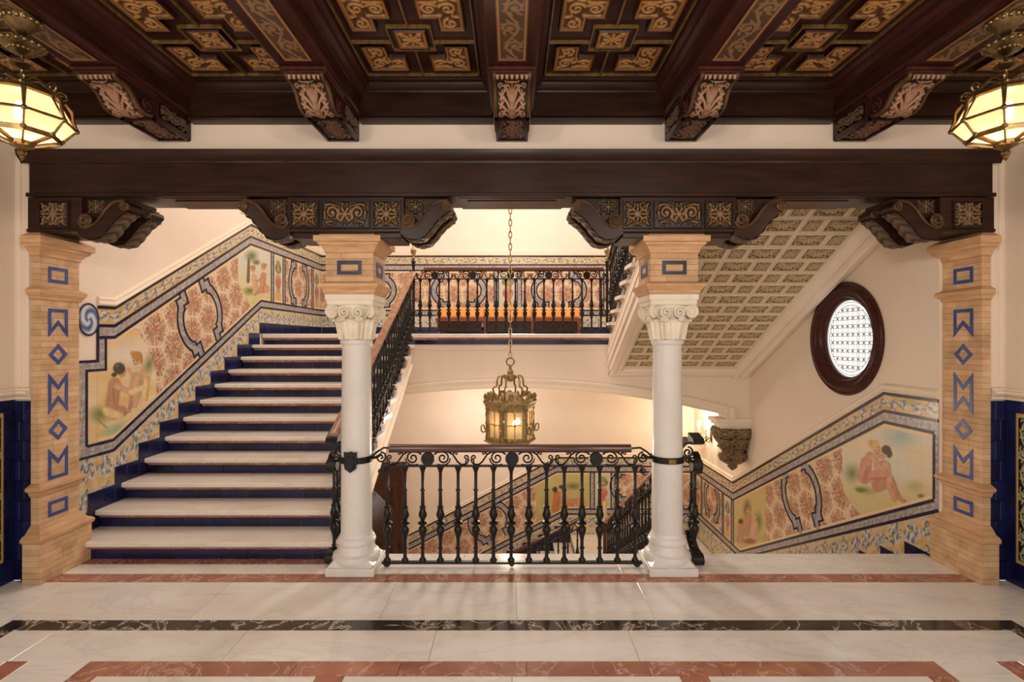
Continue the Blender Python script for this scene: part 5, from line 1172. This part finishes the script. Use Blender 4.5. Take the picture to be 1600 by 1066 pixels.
for k in range(6):
    a, b = pt6(R0, 0, k), pt6(R0, 0, k+1); e = (b-a).normalized(); nn_ = Vector((e.y, -e.x, 0)); mid = (a+b)/2
    if nn_.dot(mid-Vector(c)) < 0: nn_ = -nn_
    part('corner_post', G().lathe([(.016, .67), (.022, .69), (.013, .72), (.02, .78), (.013, .82), (.02, .86), (.013, .90), (.02, .96), (.013, 1.0), (.022, 1.03)], 8, (a.x, a.y, 0)), 'bronze_pale', t)
    part('corner_finial', G().lathe([(.012, 1.10), (.024, 1.115), (.012, 1.13), (.024, 1.16), (.014, 1.18), (.004, 1.20)], 8, tuple(pt6(R0+.02, 0, k))), 'bronze_pale', t)
    g = G(); w2 = (b-a).length/2
    for s in (-1, 1): g.strip([mid+e*(s*(w2-.035))+Vector((0, 0, .675)), mid+e*(s*(w2-.035))+Vector((0, 0, 1.03))], .035, .014, e, nn_)
    for z in (.688, 1.012): g.strip([mid-e*w2+Vector((0, 0, z)), mid+e*w2+Vector((0, 0, z))], .03, .014, Vector((0, 0, 1)), nn_)
    g.strip([mid+Vector((0, 0, .69)), mid+Vector((0, 0, 1.02))], .010, .010, e, nn_); g.strip([mid-e*(w2-.03)+Vector((0, 0, .85)), mid+e*(w2-.03)+Vector((0, 0, .85))], .010, .010, Vector((0, 0, 1)), nn_)
    g.lathe([(.001, -.02), (.02, 0), (.001, .02)], 8, tuple(mid+nn_*.008+Vector((0, 0, .85)))); part('window_frame', g, 'bronze_pale', t, False)
    for s in (-1, 1):
        P = [mid+nn_*.02+e*(s*w2*.95)+Vector((0, 0, 1.115)), mid+nn_*.02+e*(s*w2*.6)+Vector((0, 0, 1.13))]+[mid+nn_*.02+e*(s*(.045+q[0]))+Vector((0, 0, 1.165+q[1])) for q in spiral(0, 0, .034, 1.4, PI*.35, 1, 20, .2)]
        part('pediment_scroll', G().tube(P, [.011]*len(P), 6), 'bronze_pale', t)
    dv = (a-Vector(c)).normalized()
    P = [Vector(c)+dv*r+Vector((0, 0, z)) for r, z in ((.215, 1.11), (.20, 1.16), (.195, 1.21), (.205, 1.245), (.19, 1.27), (.165, 1.275), (.155, 1.30), (.155, 1.34), (.14, 1.385), (.11, 1.40), (.08, 1.395), (.06, 1.37), (.045, 1.35))]
    part('crown_arm', G().tube(P, .012, 6), 'bronze_pale', t)
    P = [Vector(c)+dv*(R0+.02+q[0]*.8)+Vector((0, 0, .80+q[1]*1.4)) for q in spiral(.03, 0, .04, 1.1, PI, 1, 18, .4)]; part('side_scroll', G().tube(P, .009, 6), 'bronze_pale', t)
part('inner_bell', G().lathe([(.13, 1.10), (.12, 1.16), (.07, 1.20), (.02, 1.21)], 16, c), 'lamp_glass', t)
part('crown_hub', G().lathe([(.02, 1.33), (.06, 1.35), (.05, 1.38), (.03, 1.42), (.04, 1.44), (.02, 1.47), (.012, 1.52)], 14, c), 'bronze_pale', t)
ring_ = [(lx+.045*math.cos(a), ly, 1.56+.045*math.sin(a)) for a in np.linspace(0, 2*PI, 20)[:-1]]; part('hook_ring', G().tube(ring_, .010, 6, True), 'bronze_pale', t)
lk = [[(.017*math.cos(a), 0, .042*math.sin(a)) for a in np.linspace(0, 2*PI, 15)[:-1]], [(0, .017*math.cos(a), .042*math.sin(a)) for a in np.linspace(0, 2*PI, 15)[:-1]]]
lkm = [G().tube(p, .0065, 5, True).mesh('chain_link', 'bronze_pale') for p in lk]
for k in range(66): put('chain_link', lkm[k % 2], t, (lx, ly, 1.635+k*.07))
for a, b in ((.05, -.12), (-.09, -.08), (.09, .05)): part('bulb', G().lathe([(.001, .0), (.02, .01), (.028, .035), (.012, .075)], 10, (lx+a, ly+b, .82)), 'bulb', t)
l = lamp('lantern_light', (0, 0, 0), 42, WARM, .10); l.parent = t; l.location = (0, 0, -.08)
# ---- wall sconce under the arch
sx, sy, szz = XR, 9.2, .16
t = thing('wall_sconce', 'brass wall sconce with lit candle bulbs behind the corbel', 'sconce', (sx, sy, szz))
part('back_plate', G().lathe([(.001, -.14), (.04, -.10), (.05, 0), (.04, .1), (.001, .14)], 14, (sx-.012, sy, szz), sx=.3), 'brass', t)
for dy in (-.16, 0, .16):
    rr = .16 if dy else .22; P = [(sx-.02, sy, szz-.04), (sx-rr*.5, sy+dy*.6, szz-.12), (sx-rr*.9, sy+dy, szz-.09), (sx-rr, sy+dy, szz-.02)]
    part('arm', G().tube(P, .010, 6), 'brass', t); q = (sx-rr, sy+dy, szz)
    part('cup', G().lathe([(.01, -.03), (.03, -.02), (.045, 0), (.03, .01), (.014, .012)], 12, q), 'brass', t)
    part('candle', G().lathe([(.013, .01), (.013, .12)], 10, q), 'figurine', t); part('bulb', G().lathe([(.012, .12), (.028, .15), (.026, .18), (.004, .235)], 10, q), 'bulb', t)
l = lamp('sconce_light', (0, 0, 0), 30, (1, .82, .6), .06); l.parent = t; l.location = (-.26, 0, .24)
# ---- carved corbel of the arch
t = thing('arch_corbel', 'carved dark corbel under the right springing of the arch', 'corbel', (3.3, 7.85, -.13))
part('abacus', G().box(2.99, XR-.002, DA-.06, DA+.28, .60, .66).box(3.03, XR-.002, DA-.045, DA+.27, .555, .60).box(3.07, XR-.002, DA-.03, DA+.26, .50, .555), 'plaster_trim', t, False)
sec = [(.51, .27), (.46, .285), (.40, .27), (.33, .235), (.28, .20), (.24, .165), (.215, .20), (.19, .16), (.15, .125), (.11, .165), (.06, .18), (.01, .155), (-.03, .10), (-.06, .05), (-.08, .065), (-.11, .04), (-.14, .004)]
nz, nu = 100, 130; V, U = np.meshgrid(np.linspace(0, 1, nz), np.linspace(0, 1, nu), indexing='ij'); zz = .515-.655*V; an = PI*.55+U*PI*1.5
rv = np.interp(-zz, [-s[0] for s in sec], [s[1] for s in sec]); ca, sa = np.cos(an), np.sin(an); sq = 1/np.maximum(np.abs(ca), np.abs(sa)); rr = rv*(.62+.38*sq)
A = np.maximum(samp(ROS, U*5 % 1, V*4.2 % 1), .7*samp(STRIP.T, U*4 % 1, V*2.5 % 1)); rr = rr+.030*A*np.clip(rv*6, .15, 1)
put('carved_body', G().grid(np.stack([np.minimum(XR-.195+rr*ca, XR-.003), DA+.14+rr*sa*.8, zz], -1)).mesh('carved_body', 'carving', True, carve(A, S(66, 50, 36), S(156, 130, 94)), 70), t)
part('core', G().box(XR-.10, XR-.002, DA+.10, DA+.26, .10, .51), 'wood_dark', t, False)
# ---- round window
t = thing('window_1', 'round leaded window in a dark wooden frame on the right wall', 'window', (XR, OCY, OCZ-.58)); t['kind'] = 'structure'
cyl = lambda prof, n=56: [[(XR-o, OCY+r*math.cos(2*PI*k/n), OCZ+r*math.sin(2*PI*k/n)) for k in range(n)] for r, o in prof]
def xlathe(prof, n=56):
    rs = cyl(prof, n); g = G(); m = len(rs); return g.add([p for r in rs for p in r], [(i*n+k, i*n+(k+1) % n, (i+1)*n+(k+1) % n, (i+1)*n+k) for i in range(m-1) for k in range(n)])
part('frame', xlathe([(.595, -.02), (.595, .02), (.58, .036), (.56, .03), (.545, .045), (.52, .05), (.50, .036), (.49, .02), (.44, .008), (.425, -.02), (.405, -.03), (.40, -.12)]), 'wood_plum', t)
gp = part('pane', G().add([(XR+.06, OCY+.405*math.cos(2*PI*k/48), OCZ+.405*math.sin(2*PI*k/48)) for k in range(48)]+[(XR+.065, OCY+.405*math.cos(2*PI*k/48), OCZ+.405*math.sin(2*PI*k/48)) for k in range(48)], [tuple(range(48)), tuple(range(95, 47, -1))]+[(k, (k+1) % 48, 48+(k+1) % 48, 48+k) for k in range(48)]), 'daylight_glass', t, False)
for r in (.385, .352):
    part('lead_ring', G().tube([(XR+.055, OCY+r*math.cos(a), OCZ+r*math.sin(a)) for a in np.linspace(0, 2*PI, 49)[:-1]], .003, 4, True), 'lead', t)
for k in range(-4, 5):
    for o in (-.027, .027):
        c_ = k*.086+o; 
        if abs(c_) < .34:
            h = math.sqrt(.352**2-c_*c_); part('came', G().box(XR+.056, XR+.058, OCY+c_-.0016, OCY+c_+.0016, OCZ-h, OCZ+h), 'lead', t, False); part('came', G().box(XR+.052, XR+.06, OCY-h, OCY+h, OCZ+c_-.0024, OCZ+c_+.0024), 'lead', t, False)
    for j in range(-4, 5):
        a, b = (k+.5)*.086, (j+.5)*.086
        if math.hypot(a, b) < .33: part('boss', G().lathe([(.001, -.012), (.009, 0), (.001, .012)], 6, (XR+.057, OCY+a, OCZ+b)), 'lead', t, False)
# ---- bench on the landing
t = thing('bench', 'long bench with an orange leather seat against the tiled landing wall', 'bench', (-.05, 9.5, ZL)); bx0, bx1 = -1.36, 1.24
part('seat_frame', G().cbox(bx0, bx1, 9.3, 9.78, ZL+.24, ZL+.30, .008), 'bench_wood', t, False)
for k in range(3):
    a = bx0+.02+k*(bx1-bx0-.04)/3; b = a+(bx1-bx0-.04)/3
    part('cushion', G().cbox(a+.004, b-.004, 9.29, 9.78, ZL+.30, ZL+.49, .035), 'leather', t, True)
    part('apron_lattice', G().box(a+.05, b-.05, 9.33, 9.345, ZL+.06, ZL+.24), 'wood_dark', t, False)
for k in range(4):
    x = bx0+.05+k*(bx1-bx0-.1)/3
    for y in (9.33, 9.74): part('leg', G().lathe([(.028, 0), (.032, .02), (.02, .05), (.03, .12), (.022, .18), (.036, .22), (.036, .25)], 10, (x, y, ZL)), 'bench_wood', t)
# ---- wooden door at the foot of the lowest flight
t = thing('door_1', 'dark wooden door with a latticed panel seen past the left column', 'door', (-2.47, DB, -21*R_)); t['kind'] = 'structure'
z0 = -21*R_; z1 = -.52; x0, x1 = -2.95, -2.03
part('door_frame', G().box(x0, x0+.09, DB-.07, DB, z0, z1).box(x1-.09, x1, DB-.07, DB, z0, z1).box(x0, x1, DB-.08, DB, z1-.12, z1), 'door_wood', t, False)
part('door_leaf', G().box(x0+.09, x1-.09, DB-.03, DB, z0, z1-.12), 'door_wood', t, False)
part('door_rail', G().box(x0+.09, x1-.09, DB-.045, DB-.03, z1-.45, z1-.36).box(x0+.09, x1-.09, DB-.045, DB-.03, z0+.9, z0+1.0), 'door_wood', t, False)
g = G()
for k in range(-26, 60):
    for sg in (-1, 1):
        a = z0+1.02+k*.04; p, q = (x0+.24, a), (x1-.24, a+sg*.44)
        if min(p[1], q[1]) > z0+1.0 and max(p[1], q[1]) < z1-.47: g.tube([(p[0], DB-.035, p[1]), (q[0], DB-.035, q[1])], .006, 4)
part('lattice', g, 'handrail_wood', t, False)
part('door_handle', G().tube([(x1-.15, DB-.04, z0+1.25), (x1-.15, DB-.09, z0+1.24), (x1-.15, DB-.09, z0+1.05), (x1-.15, DB-.04, z0+1.04)], .012, 6), 'brass', t)
